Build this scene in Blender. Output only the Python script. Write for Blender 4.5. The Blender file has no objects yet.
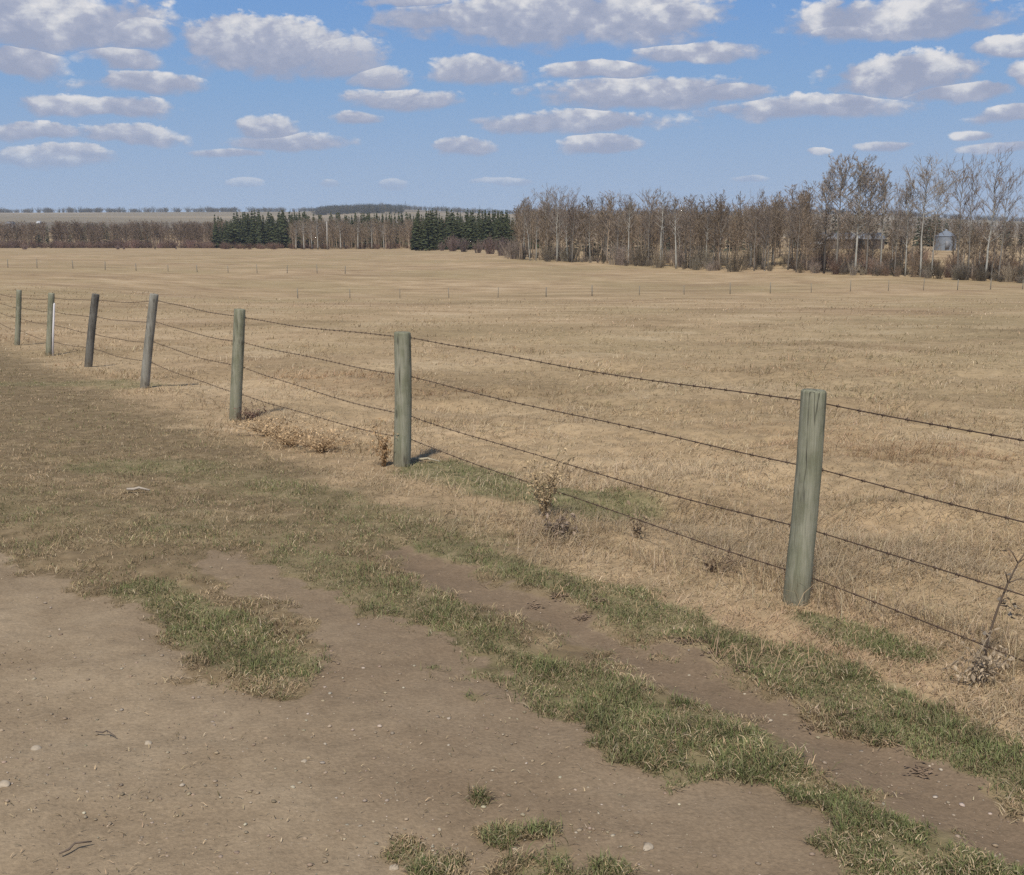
import bpy, bmesh, math, random
import numpy as np
from mathutils import Vector, Matrix

random.seed(7)
RNG = np.random.default_rng(7)
C = bpy.context.scene.collection
SC = bpy.context.scene
PI = math.pi

# ------------------------------------------------------------------ camera numbers
W, H = 1024, 875
F = 1100.0
HOR = 239.0
CAMZ = 1.9
PITCH = math.atan((H / 2 - HOR) / F)
CP, SP = math.cos(PITCH), math.sin(PITCH)


def ray(X, Y):
    dx = (X - W / 2) / F
    dy = (H / 2 - Y) / F
    return dx, CP + dy * SP, -SP + dy * CP


def z_at(D, Y):
    """height of the point at forward distance D seen on image row Y"""
    _, ry, rz = ray(512, Y)
    return CAMZ + rz / ry * D


def x_at(D, X, Y):
    rx, ry, _ = ray(X, Y)
    return rx / ry * D


# ------------------------------------------------------------------ noise in numpy
def _hash(ix, iy, s):
    h = (ix.astype(np.int64) * 374761393 + iy.astype(np.int64) * 668265263 + s * 2147483647) & 0xFFFFFFFF
    h = ((h ^ (h >> 13)) * 1274126177) & 0xFFFFFFFF
    h = (h ^ (h >> 16)) & 0xFFFF
    return h / 65535.0


def vnoise(x, y, s=0):
    ix, iy = np.floor(x), np.floor(y)
    fx, fy = x - ix, y - iy
    fx = fx * fx * (3 - 2 * fx)
    fy = fy * fy * (3 - 2 * fy)
    a = _hash(ix, iy, s); b = _hash(ix + 1, iy, s)
    c = _hash(ix, iy + 1, s); d = _hash(ix + 1, iy + 1, s)
    return (a * (1 - fx) + b * fx) * (1 - fy) + (c * (1 - fx) + d * fx) * fy


def fbm(x, y, o=4, s=0):
    t = 0; a = .5; n = 0
    for k in range(o):
        t = t + a * vnoise(x * 2 ** k + 17.3 * k, y * 2 ** k - 9.1 * k, s + k)
        n += a; a *= .5
    return t / n


def sstep(a, b, x):
    t = np.clip((x - a) / (b - a), 0, 1)
    return t * t * (3 - 2 * t)


# ------------------------------------------------------------------ the fence in plan
POST_BASE = [(796, 603), (402, 463), (236, 420), (145, 388), (88, 364), (49, 355), (17, 345)]
POST_TOP = [(813, 390), (402, 332), (239, 309), (154, 294), (96, 294), (51, 293), (19, 290)]
Y1 = -CAMZ * ray(0, 603)[1] / ray(0, 603)[2]
FB, FA = .7426, -.454
post_D = [Y1 * (1 + FB * k) for k in range(7)]
post_x = [Y1 * (.278 + FA * k) for k in range(7)]
post_z = [z_at(d, b[1]) for d, b in zip(post_D, POST_BASE)]
fdir = np.array([FA, FB]) / math.hypot(FA, FB)          # along the fence, going away
fnor = np.array([fdir[1], -fdir[0]])                    # towards the field (right / away)


def side(x, y):
    return (x - post_x[0]) * fnor[0] + (y - post_D[0]) * fnor[1]


# ------------------------------------------------------------------ terrain
NEAR = [(-80, 0), (-5, 0), (6, 0)] + [(d_, z_ - .02) for d_, z_ in zip(post_D[1:], post_z[1:])]


def prof(far):
    pts = NEAR + far
    return np.array([p[0] for p in pts], float), np.array([p[1] for p in pts], float)


def zz(D, Y):
    return (D, z_at(D, Y))


PROFS = [
    (-.47, prof([(60, -1.75), zz(100, 283), zz(140, 268), zz(250, 254.5), zz(420, 248.3), zz(520, 246), zz(700, 227), zz(1300, 221), zz(2500, 212), (3400, 30), (9000, -40)])),
    (-.20, prof([(60, -1.9), zz(100, 299), zz(140, 276), zz(250, 256), zz(420, 248.5), zz(520, 246), zz(700, 230), zz(1300, 222), zz(2500, 211), (3400, 30), (9000, -40)])),
    (-.12, prof([(60, -1.9), zz(100, 299), zz(140, 278), zz(250, 256), zz(380, 249.5), zz(520, 246), zz(700, 232), zz(1300, 220), zz(2500, 208), (3400, 30), (9000, -40)])),
    (.0, prof([(60, -1.95), zz(100, 299), zz(150, 276), zz(207, 261), zz(260, 254), zz(400, 247), zz(700, 236), zz(1300, 224), zz(2500, 213), (3400, 30), (9000, -40)])),
    (.17, prof([(60, -1.95), zz(100, 298), zz(140, 281), zz(178, 271.5), zz(240, 255), zz(400, 246), zz(700, 236), zz(1300, 226), zz(2500, 214), (3400, 30), (9000, -40)])),
    (.29, prof([(60, -1.95), zz(100, 298), zz(150, 276), zz(175, 264), zz(205, 249), zz(300, 246), zz(700, 236), zz(1300, 226), zz(2500, 213), (3400, 30), (9000, -40)])),
    (.47, prof([(60, -1.95), zz(100, 297), zz(135, 285), zz(165, 267), zz(205, 249), zz(300, 246), zz(700, 238), zz(1300, 230), zz(2500, 221), (3400, 30), (9000, -40)])),
]


def base_height(x, y):
    x = np.asarray(x, float); y = np.asarray(y, float)
    u = np.clip(x / np.maximum(y, 4.0), -.47, .47)
    us = np.array([p[0] for p in PROFS])
    zs = []
    for _, (pd, pz) in PROFS:
        z = 0
        for m in (.94, .97, 1.0, 1.03, 1.06):
            z = z + np.interp(y * m, pd, pz)
        zs.append(z / 5)
    zs = np.stack(zs)
    k = np.clip(np.searchsorted(us, u) - 1, 0, len(us) - 2)
    t = (u - us[k]) / (us[k + 1] - us[k])
    t = t * t * (3 - 2 * t)
    return np.take_along_axis(zs, k[None], 0)[0] * (1 - t) + np.take_along_axis(zs, (k + 1)[None], 0)[0] * t


def ground_px(X, Y, z=0.0):
    rx, ry, rz = ray(X, Y)
    t = (z - CAMZ) / rz
    return rx * t, ry * t


def hit_px(X, Y, hf, n=24):
    """march the view rays of pixels onto the height function hf"""
    X = np.asarray(X, float); Y = np.asarray(Y, float)
    rx = (X - W / 2) / F; dy = (H / 2 - Y) / F
    ry = CP + dy * SP; rz = -SP + dy * CP
    u = rx / ry; s = rz / ry
    z = np.zeros_like(X)
    D = np.clip((z - CAMZ) / np.minimum(s, -1e-4), 1, 400)
    for _ in range(n):
        D2 = np.clip((hf(u * D, D) - CAMZ) / np.minimum(s, -1e-4), 1, 400)
        D = .5 * D + .5 * D2
    return u * D, D


def polyw(px):
    a = [hit_px(np.array([p[0]]), np.array([p[1]]), base_height) for p in px]
    return np.array([(float(q[0][0]), float(q[1][0])) for q in a])


def poly_sd(x, y, P):
    d = np.full(x.shape, 1e9)
    inside = np.zeros(x.shape, bool)
    n = len(P)
    for i in range(n):
        ax, ay = P[i]; bx, by = P[(i + 1) % n]
        ex, ey = bx - ax, by - ay
        t = np.clip(((x - ax) * ex + (y - ay) * ey) / (ex * ex + ey * ey), 0, 1)
        d = np.minimum(d, np.hypot(x - ax - t * ex, y - ay - t * ey))
        c = ((ay > y) != (by > y))
        with np.errstate(divide='ignore', invalid='ignore'):
            xi = (bx - ax) * (y - ay) / (by - ay + 1e-12) + ax
        inside ^= c & (x < xi)
    return np.where(inside, d, -d)


def line_d(x, y, P):
    d = np.full(x.shape, 1e9)
    for i in range(len(P) - 1):
        ax, ay = P[i]; bx, by = P[i + 1]
        ex, ey = bx - ax, by - ay
        t = np.clip(((x - ax) * ex + (y - ay) * ey) / (ex * ex + ey * ey), 0, 1)
        d = np.minimum(d, np.hypot(x - ax - t * ex, y - ay - t * ey))
    return d


DIRT1 = polyw([(-500, 520), (-80, 546), (0, 556), (60, 572), (118, 590), (140, 618), (180, 640), (215, 668), (255, 694), (300, 694),
               (328, 675), (318, 640), (280, 608), (228, 588), (200, 565), (228, 552), (280, 564), (330, 585), (380, 610), (430, 632), (475, 655),
               (520, 690), (560, 705), (600, 735), (650, 760), (720, 790), (790, 815), (830, 840), (870, 890), (900, 1000), (960, 1300), (-900, 1300)])
DIRT2 = polyw([(395, 540), (470, 568), (520, 586), (570, 600), (640, 630), (700, 655), (760, 682), (820, 710), (900, 742), (960, 772),
               (1030, 802), (1200, 870), (1200, 940), (1024, 868), (960, 832), (880, 792), (800, 748), (720, 712), (650, 682), (590, 652), (520, 618), (450, 592), (395, 566)])
STROKES = [  # polyline in the ground, half width in metres, strength
    (polyw([(300, 560), (400, 600), (480, 645), (560, 690)]), .24, .62),
    (polyw([(560, 690), (640, 720), (720, 765), (800, 805), (900, 855), (1000, 905)]), .27, 1.0),
    (polyw([(440, 545), (560, 580), (640, 605), (720, 637), (800, 668), (880, 702), (960, 742), (1060, 790)]), .20, .9),
    (polyw([(150, 588), (205, 620), (245, 650), (300, 668)]), .17, 1.0),
    (polyw([(425, 468), (470, 478), (530, 490), (600, 507)]), .32, 1.3),
    (polyw([(810, 618), (850, 635), (905, 655)]), .14, .8),
    (polyw([(95, 466), (185, 468)]), .35, .7),
    (polyw([(0, 384), (110, 383), (135, 386)]), .5, .6),
    (polyw([(-60, 500), (120, 520), (260, 530), (420, 535)]), .55, .36),
    (polyw([(200, 470), (330, 500), (440, 540)]), .4, .45),
]
TUFTS = [(polyw([p])[0], r) for p, r in [((433, 668), .10), ((472, 697), .07), ((480, 801), .06), ((405, 848), .10), ((450, 856), .12), ((500, 838), .10), ((545, 832), .07),
                                         ((560, 858), .12), ((600, 862), .12), ((625, 850), .06), ((520, 868), .13), ((430, 870), .1), ((610, 655), .05)]]


def masks(x, y):
    """dirt 0..1, green 0..1, dryness 0..1 (field grass)"""
    n1 = fbm(x * 2.2, y * 2.2, 4, 3) - .5
    n2 = fbm(x * 9, y * 9, 3, 11) - .5
    d1 = poly_sd(x, y, DIRT1) + n1 * .36 + n2 * .30
    d2 = poly_sd(x, y, DIRT2) + n1 * .28 + n2 * .28
    dirt = np.maximum(sstep(-.05, .09, d1), sstep(-.05, .09, d2))
    for (tx, ty), r in TUFTS:
        q = np.hypot(x - tx, (y - ty)) / r
        dirt = dirt * (1 - .8 * sstep(1.1, .4, q + n2 * 2.0))
    s = side(x, y)
    dry = sstep(-1.15, -.25, s + n1 * 1.1)
    g = .17 * (1 - dry) + 0 * x
    for P, w, k in STROKES:
        g = np.maximum(g, k * sstep(1.5, .5, line_d(x, y, P) / w + n1 * 1.6))
    g = g * (0.75 + 1.0 * n1 + .5)
    g = np.maximum(g, .30 * dry * sstep(1.3, .2, np.hypot((x - 17) / 9, (y - 40) / 16) + n1))
    for (tx, ty), r in TUFTS:
        g = np.maximum(g, .8 * sstep(1.2, .5, np.hypot(x - tx, y - ty) / r))
    return dirt, np.clip(g, 0, 1), dry, np.clip(np.maximum(sstep(-.02, .06, d2), .62 * sstep(-3.4, -2.3, s + n1 * .8)), 0, 1)


def height(x, y, m=None):
    z = base_height(x, y)
    near = sstep(70, 22, y) * sstep(-8, 0, y)
    lump = (fbm(x * 1.3, y * 1.7, 4, 21) - .5) * .24 + (fbm(x * .25, y * .25, 3, 31) - .5) * .22
    lump = lump * (.25 + .75 * sstep(-.8, .6, side(x, y))) * (1 - .7 * sstep(.9, .2, np.abs(side(x, y))))
    z = z + near * lump
    rutd = poly_sd(x, y, DIRT2)
    z = z - .035 * sstep(-.10, .15, rutd) * sstep(40, 12, y)
    z = z + ((fbm(x * .05, y * .05, 3, 41) - .5) * .28) * sstep(20, 60, y) * sstep(330, 230, y)
    return z


# ------------------------------------------------------------------ objects helpers
def mesh_np(name, V, quads=None, tris=None, cols=None, smooth=True):
    V = np.asarray(V, np.float32)
    me = bpy.data.meshes.new(name)
    nq = 0 if quads is None else len(quads)
    nt = 0 if tris is None else len(tris)
    me.vertices.add(len(V)); me.vertices.foreach_set('co', V.ravel())
    loops = []
    if nq: loops.append(np.asarray(quads, np.int32).ravel())
    if nt: loops.append(np.asarray(tris, np.int32).ravel())
    L = np.concatenate(loops)
    me.loops.add(len(L)); me.loops.foreach_set('vertex_index', L)
    me.polygons.add(nq + nt)
    st = np.concatenate([np.arange(nq) * 4, nq * 4 + np.arange(nt) * 3]).astype(np.int32)
    me.polygons.foreach_set('loop_start', st)
    try:
        me.polygons.foreach_set('loop_total', np.concatenate([np.full(nq, 4), np.full(nt, 3)]).astype(np.int32))
    except Exception:
        pass
    me.update(calc_edges=True)
    if smooth:
        me.polygons.foreach_set('use_smooth', np.ones(nq + nt, bool))
    if cols is not None:
        a = me.color_attributes.new('col', 'FLOAT_COLOR', 'POINT')
        cc = np.ones((len(V), 4), np.float32); cc[:, :cols.shape[1]] = cols
        a.data.foreach_set('color', cc.ravel())
    me.validate()
    return me


def link(name, me, mat=None, parent=None):
    o = bpy.data.objects.new(name, me)
    C.objects.link(o)
    if mat is not None and not me.materials:
        me.materials.append(mat)
    if parent is not None:
        o.parent = parent
    return o


def tag(o, label=None, cat=None, group=None, kind=None):
    if label: o['label'] = label
    if cat: o['category'] = cat
    if group: o['group'] = group
    if kind: o['kind'] = kind
    return o


def empty(name, loc=(0, 0, 0), rz=0.0):
    o = bpy.data.objects.new(name, None)
    C.objects.link(o)
    o.empty_display_size = .3
    o.location = loc; o.rotation_euler = (0, 0, rz)
    return o


def copy_tree(o, parent=None):
    c = o.copy(); C.objects.link(c)
    if parent is not None: c.parent = parent
    for ch in list(o.children):
        copy_tree(ch, c)
    return c


class MB:
    """collects tubes and quads"""
    def __init__(s): s.V = []; s.Q = []; s.T = []; s.K = []; s.n = 0

    def add(s, V, Q=(), T=(), col=None):
        V = np.asarray(V, float)
        for q in Q: s.Q.append([i + s.n for i in q])
        for t in T: s.T.append([i + s.n for i in t])
        s.V.append(V); s.n += len(V)
        s.K.append(np.tile(np.array(col if col is not None else (.5, .5, .5)), (len(V), 1)))

    def tube(s, pts, rad, n=5, cap=True, col=None):
        pts = np.asarray(pts, float); m = len(pts)
        d = np.gradient(pts, axis=0)
        d /= np.linalg.norm(d, axis=1)[:, None] + 1e-12
        ref = np.array([1., 0, 0]) if abs(d[:, 0]).mean() < .8 else np.array([0, 1., 0])
        a = np.cross(d, ref); a /= np.linalg.norm(a, axis=1)[:, None] + 1e-12
        b = np.cross(d, a)
        th = np.arange(n) * 2 * PI / n
        ring = pts[:, None] + np.asarray(rad, float).reshape(-1, 1, 1) * (a[:, None] * np.cos(th)[None, :, None] + b[:, None] * np.sin(th)[None, :, None])
        Q = [(i * n + j, i * n + (j + 1) % n, (i + 1) * n + (j + 1) % n, (i + 1) * n + j) for i in range(m - 1) for j in range(n)]
        V = ring.reshape(-1, 3); T = []
        if cap:
            V = np.vstack([V, pts[-1:], pts[:1]]); k = m * n
            T = [((m - 1) * n + j, (m - 1) * n + (j + 1) % n, k) for j in range(n)]
            T += [((j + 1) % n, j, k + 1) for j in range(n)]
        s.add(V, Q, T, col)

    def box(s, c, sz, col=None, R=None):
        c = np.asarray(c, float); h = np.asarray(sz, float) / 2
        V = np.array([(x, y, z) for x in (-1, 1) for y in (-1, 1) for z in (-1, 1)]) * h
        if R is not None: V = V @ np.asarray(R).T
        s.add(V + c, [(0, 1, 3, 2), (4, 6, 7, 5), (0, 4, 5, 1), (2, 3, 7, 6), (0, 2, 6, 4), (1, 5, 7, 3)], (), col)

    def arrays(s):
        return (np.vstack(s.V), np.array(s.Q, int).reshape(-1, 4), np.array(s.T, int).reshape(-1, 3), np.vstack(s.K))

    def mesh(s, name, smooth=True):
        V, Q, T, K = s.arrays()
        return mesh_np(name, V, Q if len(Q) else None, T if len(T) else None, K, smooth)


# ------------------------------------------------------------------ materials
def mat_new(name):
    m = bpy.data.materials.new(name); m.use_nodes = True
    nt = m.node_tree; nt.nodes.clear()
    out = nt.nodes.new('ShaderNodeOutputMaterial')
    b = nt.nodes.new('ShaderNodeBsdfPrincipled')
    b.inputs['Roughness'].default_value = .85
    b.inputs['Specular IOR Level'].default_value = .15
    nt.links.new(b.outputs[0], out.inputs[0])
    return m, nt, b, out


def N(nt, t, **kw):
    n = nt.nodes.new('ShaderNode' + t)
    for k, v in kw.items():
        if k.startswith('i_'):
            n.inputs[int(k[2:])].default_value = v
        else:
            setattr(n, k, v)
    return n


def noise(nt, vec, scale, detail=4, rough=.55, dist=0.0):
    n = N(nt, 'TexNoise')
    n.inputs['Scale'].default_value = scale; n.inputs['Detail'].default_value = detail
    n.inputs['Roughness'].default_value = rough; n.inputs['Distortion'].default_value = dist
    if vec is not None: nt.links.new(vec, n.inputs['Vector'])
    return n.outputs['Fac']


def ramp(nt, fac, stops):
    r = N(nt, 'ValToRGB')
    el = r.color_ramp.elements
    while len(el) < len(stops): el.new(.5)
    for e, (p, c) in zip(el, stops):
        e.position = p
        e.color = (c, c, c, 1) if isinstance(c, (int, float)) else (*c, 1)
    nt.links.new(fac, r.inputs[0])
    return r.outputs[0]


def mix(nt, fac, a, b, mode='MIX'):
    m = N(nt, 'Mix', data_type='RGBA', blend_type=mode)
    for sock, v in ((m.inputs[0], fac), (m.inputs[6], a), (m.inputs[7], b)):
        if hasattr(v, 'is_linked') or hasattr(v, 'node'):
            nt.links.new(v, sock)
        elif isinstance(v, (int, float)):
            sock.default_value = v
        else:
            sock.default_value = (*v, 1)
    return m.outputs[2]


def math_n(nt, op, a, b=None, c=None, clamp=False):
    m = N(nt, 'Math', operation=op); m.use_clamp = clamp
    for i, v in enumerate((a, b, c)):
        if v is None: continue
        if isinstance(v, (int, float)): m.inputs[i].default_value = v
        else: nt.links.new(v, m.inputs[i])
    return m.outputs[0]


def mapping(nt, vec, scale):
    m = N(nt, 'Mapping'); m.inputs['Scale'].default_value = scale
    nt.links.new(vec, m.inputs['Vector'])
    return m.outputs[0]


def bump(nt, b, hgt, strength, dist):
    n = N(nt, 'Bump'); n.inputs['Strength'].default_value = strength; n.inputs['Distance'].default_value = dist
    nt.links.new(hgt, n.inputs['Height'])
    nt.links.new(n.outputs[0], b.inputs['Normal'])


def mat_ground():
    m, nt, b, out = mat_new('grass_and_soil')
    g = N(nt, 'NewGeometry'); P = g.outputs['Position']
    att = N(nt, 'Attribute', attribute_name='col')
    sep = N(nt, 'SeparateColor'); nt.links.new(att.outputs['Color'], sep.inputs[0])
    dirt, green, rut = sep.outputs[0], sep.outputs[1], sep.outputs[2]
    # dead grass field
    nb = noise(nt, P, .045, 5, .6)
    nm = noise(nt, mapping(nt, P, (.8, 1, 1)), .30, 6, .62)
    nf = noise(nt, P, 5.0, 6, .7)
    nff = noise(nt, P, 40, 3, .7)
    tan = ramp(nt, nm, [(.28, (.245, .172, .10)), (.42, (.345, .245, .142)), (.56, (.425, .308, .182)), (.74, (.51, .39, .25))])
    tan = mix(nt, math_n(nt, 'MULTIPLY', ramp(nt, nb, [(.42, 0.), (.62, 1.)]), .55), tan, (.30, .235, .125))
    tan = mix(nt, math_n(nt, 'MULTIPLY', ramp(nt, noise(nt, mapping(nt, P, (.6, 1, 1)), .09, 4, .6), [(.5, 0.), (.68, 1.)]), .40), tan, (.215, .14, .085))
    tan = mix(nt, .75, tan, ramp(nt, nf, [(.3, .62), (.5, 1.0), (.7, 1.3)]), 'MULTIPLY')
    # green turf
    grn = ramp(nt, nf, [(.3, (.12, .115, .055)), (.5, (.19, .17, .085)), (.7, (.28, .235, .13))])
    base = mix(nt, math_n(nt, 'MULTIPLY', green, .85), tan, grn)
    # thin thatch of the trampled strip beside the track
    that = ramp(nt, nf, [(.32, (.125, .090, .050)), (.5, (.215, .152, .088)), (.68, (.32, .235, .14))])
    that = mix(nt, ramp(nt, noise(nt, P, 2.4, 5, .65), [(.44, 0.), (.58, .9)]), that, (.19, .134, .08))
    base = mix(nt, math_n(nt, 'SUBTRACT', 1.0, att.outputs['Alpha'], None, True), base, mix(nt, math_n(nt, 'MULTIPLY', green, .6), that, grn))
    # bare soil
    ns = noise(nt, P, 1.6, 6, .65)
    ng = noise(nt, P, 60, 4, .7)
    soil = ramp(nt, ns, [(.3, (.228, .166, .104)), (.5, (.282, .210, .134)), (.7, (.332, .252, .164))])
    soil = mix(nt, math_n(nt, 'MULTIPLY', rut, .75), soil, (.175, .122, .078))
    soil = mix(nt, .8, soil, ramp(nt, ng, [(.3, .78), (.5, 1.), (.72, 1.25)]), 'MULTIPLY')
    soil = mix(nt, .6, soil, ramp(nt, noise(nt, P, 10, 6, .68), [(.33, .80), (.5, 1.), (.7, 1.08)]), 'MULTIPLY')
    vo = N(nt, 'TexVoronoi'); vo.inputs['Scale'].default_value = 55; nt.links.new(P, vo.inputs['Vector'])
    peb = ramp(nt, vo.outputs['Distance'], [(.10, 1.), (.16, 0.)])
    peb = math_n(nt, 'MULTIPLY', peb, ramp(nt, noise(nt, P, 7, 2), [(.52, 0.), (.6, .5)]))
    soil = mix(nt, peb, soil, (.36, .30, .23))
    edge = math_n(nt, 'ADD', dirt, math_n(nt, 'MULTIPLY_ADD', nff, .6, -.3))
    col = mix(nt, ramp(nt, edge, [(.3, 0.), (.7, 1.)]), base, soil)
    nt.links.new(col, b.inputs['Base Color'])
    hh = math_n(nt, 'ADD', math_n(nt, 'MULTIPLY', nf, .6), math_n(nt, 'ADD', math_n(nt, 'MULTIPLY', nff, .3), math_n(nt, 'MULTIPLY', ng, .12)))
    bump(nt, b, hh, .4, .04)
    b.inputs['Roughness'].default_value = .95
    b.inputs['Specular IOR Level'].default_value = .05
    return m


def mat_hill():
    m, nt, b, out = mat_new('far_fields')
    g = N(nt, 'NewGeometry'); P = g.outputs['Position']
    vo = N(nt, 'TexVoronoi'); vo.inputs['Scale'].default_value = .0022; nt.links.new(mapping(nt, P, (.6, 1, 0)), vo.inputs['Vector'])
    sc = N(nt, 'SeparateColor'); nt.links.new(vo.outputs['Color'], sc.inputs[0])
    col = ramp(nt, sc.outputs[0], [(.2, (.22, .175, .11)), (.5, (.30, .235, .15)), (.8, (.17, .135, .09))])
    col = mix(nt, .5, col, ramp(nt, noise(nt, P, .02, 5, .6), [(.3, .7), (.7, 1.3)]), 'MULTIPLY')
    nt.links.new(col, b.inputs['Base Color'])
    return m


def mat_attr(name, trans=0.0, rough=.85, vary=0.0, vscale=3.0):
    m, nt, b, out = mat_new(name)
    att = N(nt, 'Attribute', attribute_name='col')
    c = att.outputs['Color']
    if vary:
        g = N(nt, 'TexCoord')
        c = mix(nt, vary, c, ramp(nt, noise(nt, g.outputs['Object'], vscale, 4, .65), [(.3, .55), (.5, 1.), (.7, 1.35)]), 'MULTIPLY')
    nt.links.new(c, b.inputs['Base Color'])
    b.inputs['Roughness'].default_value = rough
    b.inputs['Specular IOR Level'].default_value = .1
    if trans:
        t = N(nt, 'BsdfTranslucent'); nt.links.new(c, t.inputs[0])
        mx = N(nt, 'MixShader'); mx.inputs[0].default_value = trans
        nt.links.new(b.outputs[0], mx.inputs[1]); nt.links.new(t.outputs[0], mx.inputs[2])
        nt.links.new(mx.outputs[0], out.inputs[0])
    return m


def mat_post(name, c1, c2, c3):
    m, nt, b, out = mat_new(name)
    tc = N(nt, 'TexCoord'); P = tc.outputs['Object']
    st = noise(nt, mapping(nt, P, (17, 17, 2.2)), 1.0, 6, .72)
    bl = noise(nt, P, 5.5, 4, .6)
    fine = noise(nt, mapping(nt, P, (140, 140, 5)), 1.0, 3, .6)
    col = ramp(nt, st, [(.3, c3), (.48, c1), (.68, c2)])
    col = mix(nt, ramp(nt, bl, [(.45, 0.), (.68, .7)]), col, c2)
    col = mix(nt, .6, col, ramp(nt, fine, [(.3, .6), (.5, 1.), (.7, 1.2)]), 'MULTIPLY')
    kn = N(nt, 'TexVoronoi'); kn.inputs['Scale'].default_value = 1; nt.links.new(mapping(nt, P, (9, 9, 3.2)), kn.inputs['Vector'])
    col = mix(nt, ramp(nt, kn.outputs['Distance'], [(.10, .55), (.17, 0.)]), col, (.05, .045, .035))
    cr = noise(nt, mapping(nt, P, (13, 13, .7)), 1.0, 4, .55)
    crk = ramp(nt, cr, [(.478, 0.), (.495, .85), (.505, .85), (.522, 0.)])
    crk = math_n(nt, 'MULTIPLY', crk, ramp(nt, noise(nt, P, 3.0, 2), [(.46, 0.), (.56, 1.)]))
    col = mix(nt, crk, col, (.055, .05, .038))
    sp_ = N(nt, 'SeparateXYZ'); nt.links.new(P, sp_.inputs[0])
    col = mix(nt, ramp(nt, math_n(nt, 'ADD', sp_.outputs[2], math_n(nt, 'MULTIPLY', bl, .25)), [(.10, .55), (.30, 0.)]), col, (.17, .135, .09))
    nt.links.new(col, b.inputs['Base Color'])
    bump(nt, b, math_n(nt, 'ADD', st, math_n(nt, 'MULTIPLY', fine, .5)), .5, .006)
    b.inputs['Roughness'].default_value = .8
    return m


def mat_bark(name, c1, c2, dark=.5):
    m, nt, b, out = mat_new(name)
    tc = N(nt, 'TexCoord'); P = tc.outputs['Object']
    n = noise(nt, mapping(nt, P, (2, 2, 1.1)), 1.4, 5, .7)
    col = ramp(nt, n, [(.35, tuple(x * dark for x in c1)), (.5, c1), (.66, c2)])
    nt.links.new(col, b.inputs['Base Color'])
    return m


def mat_plain(name, c, rough=.7, metal=0.0, vary=.35, scale=4.0, stretch=(1, 1, 1)):
    m, nt, b, out = mat_new(name)
    tc = N(nt, 'TexCoord')
    n = noise(nt, mapping(nt, tc.outputs['Object'], stretch), scale, 5, .6)
    col = mix(nt, vary, c, ramp(nt, n, [(.3, .55), (.5, 1.), (.7, 1.35)]), 'MULTIPLY')
    nt.links.new(col, b.inputs['Base Color'])
    b.inputs['Roughness'].default_value = rough; b.inputs['Metallic'].default_value = metal
    return m


M = dict(
    ground=mat_ground(), hill=mat_hill(),
    grass=mat_attr('green_grass', .25), dry=mat_attr('dry_grass', .25),
    weed=mat_attr('dead_weed', .2), litter=mat_attr('straw', 0), stone=mat_attr('stone', 0, .8, .4, 60),
    post_green=mat_post('green_treated_wood', (.215, .212, .140), (.325, .305, .225), (.14, .132, .085)),
    post_grey=mat_post('grey_weathered_wood', (.22, .205, .165), (.32, .30, .25), (.125, .113, .09)),
    post_dark=mat_post('dark_weathered_wood', (.115, .105, .088), (.19, .178, .150), (.06, .054, .046)),
    wire=mat_plain('rusty_wire', (.105, .070, .05), .6, .3, .6, 9),
    stake=mat_plain('white_paint', (.72, .68, .66), .6),
    bark=mat_bark('pale_aspen_bark', (.42, .40, .34), (.60, .57, .50), .35),
    bark_grey=mat_bark('grey_bark', (.22, .195, .16), (.34, .31, .26), .5),
    bark_dark=mat_bark('dark_bark', (.10, .085, .07), (.15, .13, .10), .6),
    twig=mat_attr('twigs', 0), needles=mat_attr('needles', 0), wood=mat_attr('bare_wood', 0),
    galv=mat_plain('galvanised_steel', (.31, .335, .36), .45, .5, .25, 2),
    roofm=mat_plain('grey_roof', (.22, .22, .225), .6, .1, .3, 1),
    walld=mat_plain('weathered_wall', (.16, .13, .11), .8), wallw=mat_plain('white_wall', (.55, .54, .52), .7, 0, .15),
    dark=mat_plain('dark_opening', (.03, .03, .03), .6), polem=mat_plain('pale_pole_wood', (.42, .39, .34), .8, 0, .3, 1.5),
)

# ------------------------------------------------------------------ ground sheet
def spaced(a, b, step, grow, end_lo, end_hi):
    mid = np.arange(a, b + step / 2, step)
    up = [mid[-1]]; s = step
    while up[-1] < end_hi:
        s *= grow; up.append(up[-1] + s)
    dn = [mid[0]]; s = step
    while dn[-1] > end_lo:
        s *= grow; dn.append(dn[-1] - s)
    return np.concatenate([np.array(dn[1:][::-1]), mid, np.array(up[1:])])


gx = spaced(-5.5, 5.0, .032, 1.055, -4200, 4200)
gy = spaced(2.6, 12.0, .034, 1.045, -90, 6500)
GX, GY = np.meshgrid(gx, gy)
fx, fy = GX.ravel(), GY.ravel()
mk_d, mk_g, mk_dry, mk_r = masks(fx, fy)
fz = height(fx, fy)
nearf = sstep(30, 10, fy)
fz = fz + nearf * (fbm(fx * 14, fy * 14, 3, 51) - .5) * (.012 + .02 * (1 - mk_d))
V = np.stack([fx, fy, fz], 1)
nxn, nyn = len(gx), len(gy)
idx = np.arange(nxn * nyn).reshape(nyn, nxn)
Q = np.stack([idx[:-1, :-1], idx[:-1, 1:], idx[1:, 1:], idx[1:, :-1]], -1).reshape(-1, 4)
fcx = V[Q].mean(1)
dmean = mk_d[Q].mean(1)
cols = np.stack([mk_d, mk_g, mk_r, mk_dry], 1)
is_hill = fcx[:, 1] > 640
is_dirt = (dmean > .5) & ~is_hill


def submesh(name, sel, mat):
    q = Q[sel]
    u, inv = np.unique(q, return_inverse=True)
    me = mesh_np(name, V[u], inv.reshape(-1, 4), None, cols[u])
    return link(name, me, mat)


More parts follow.
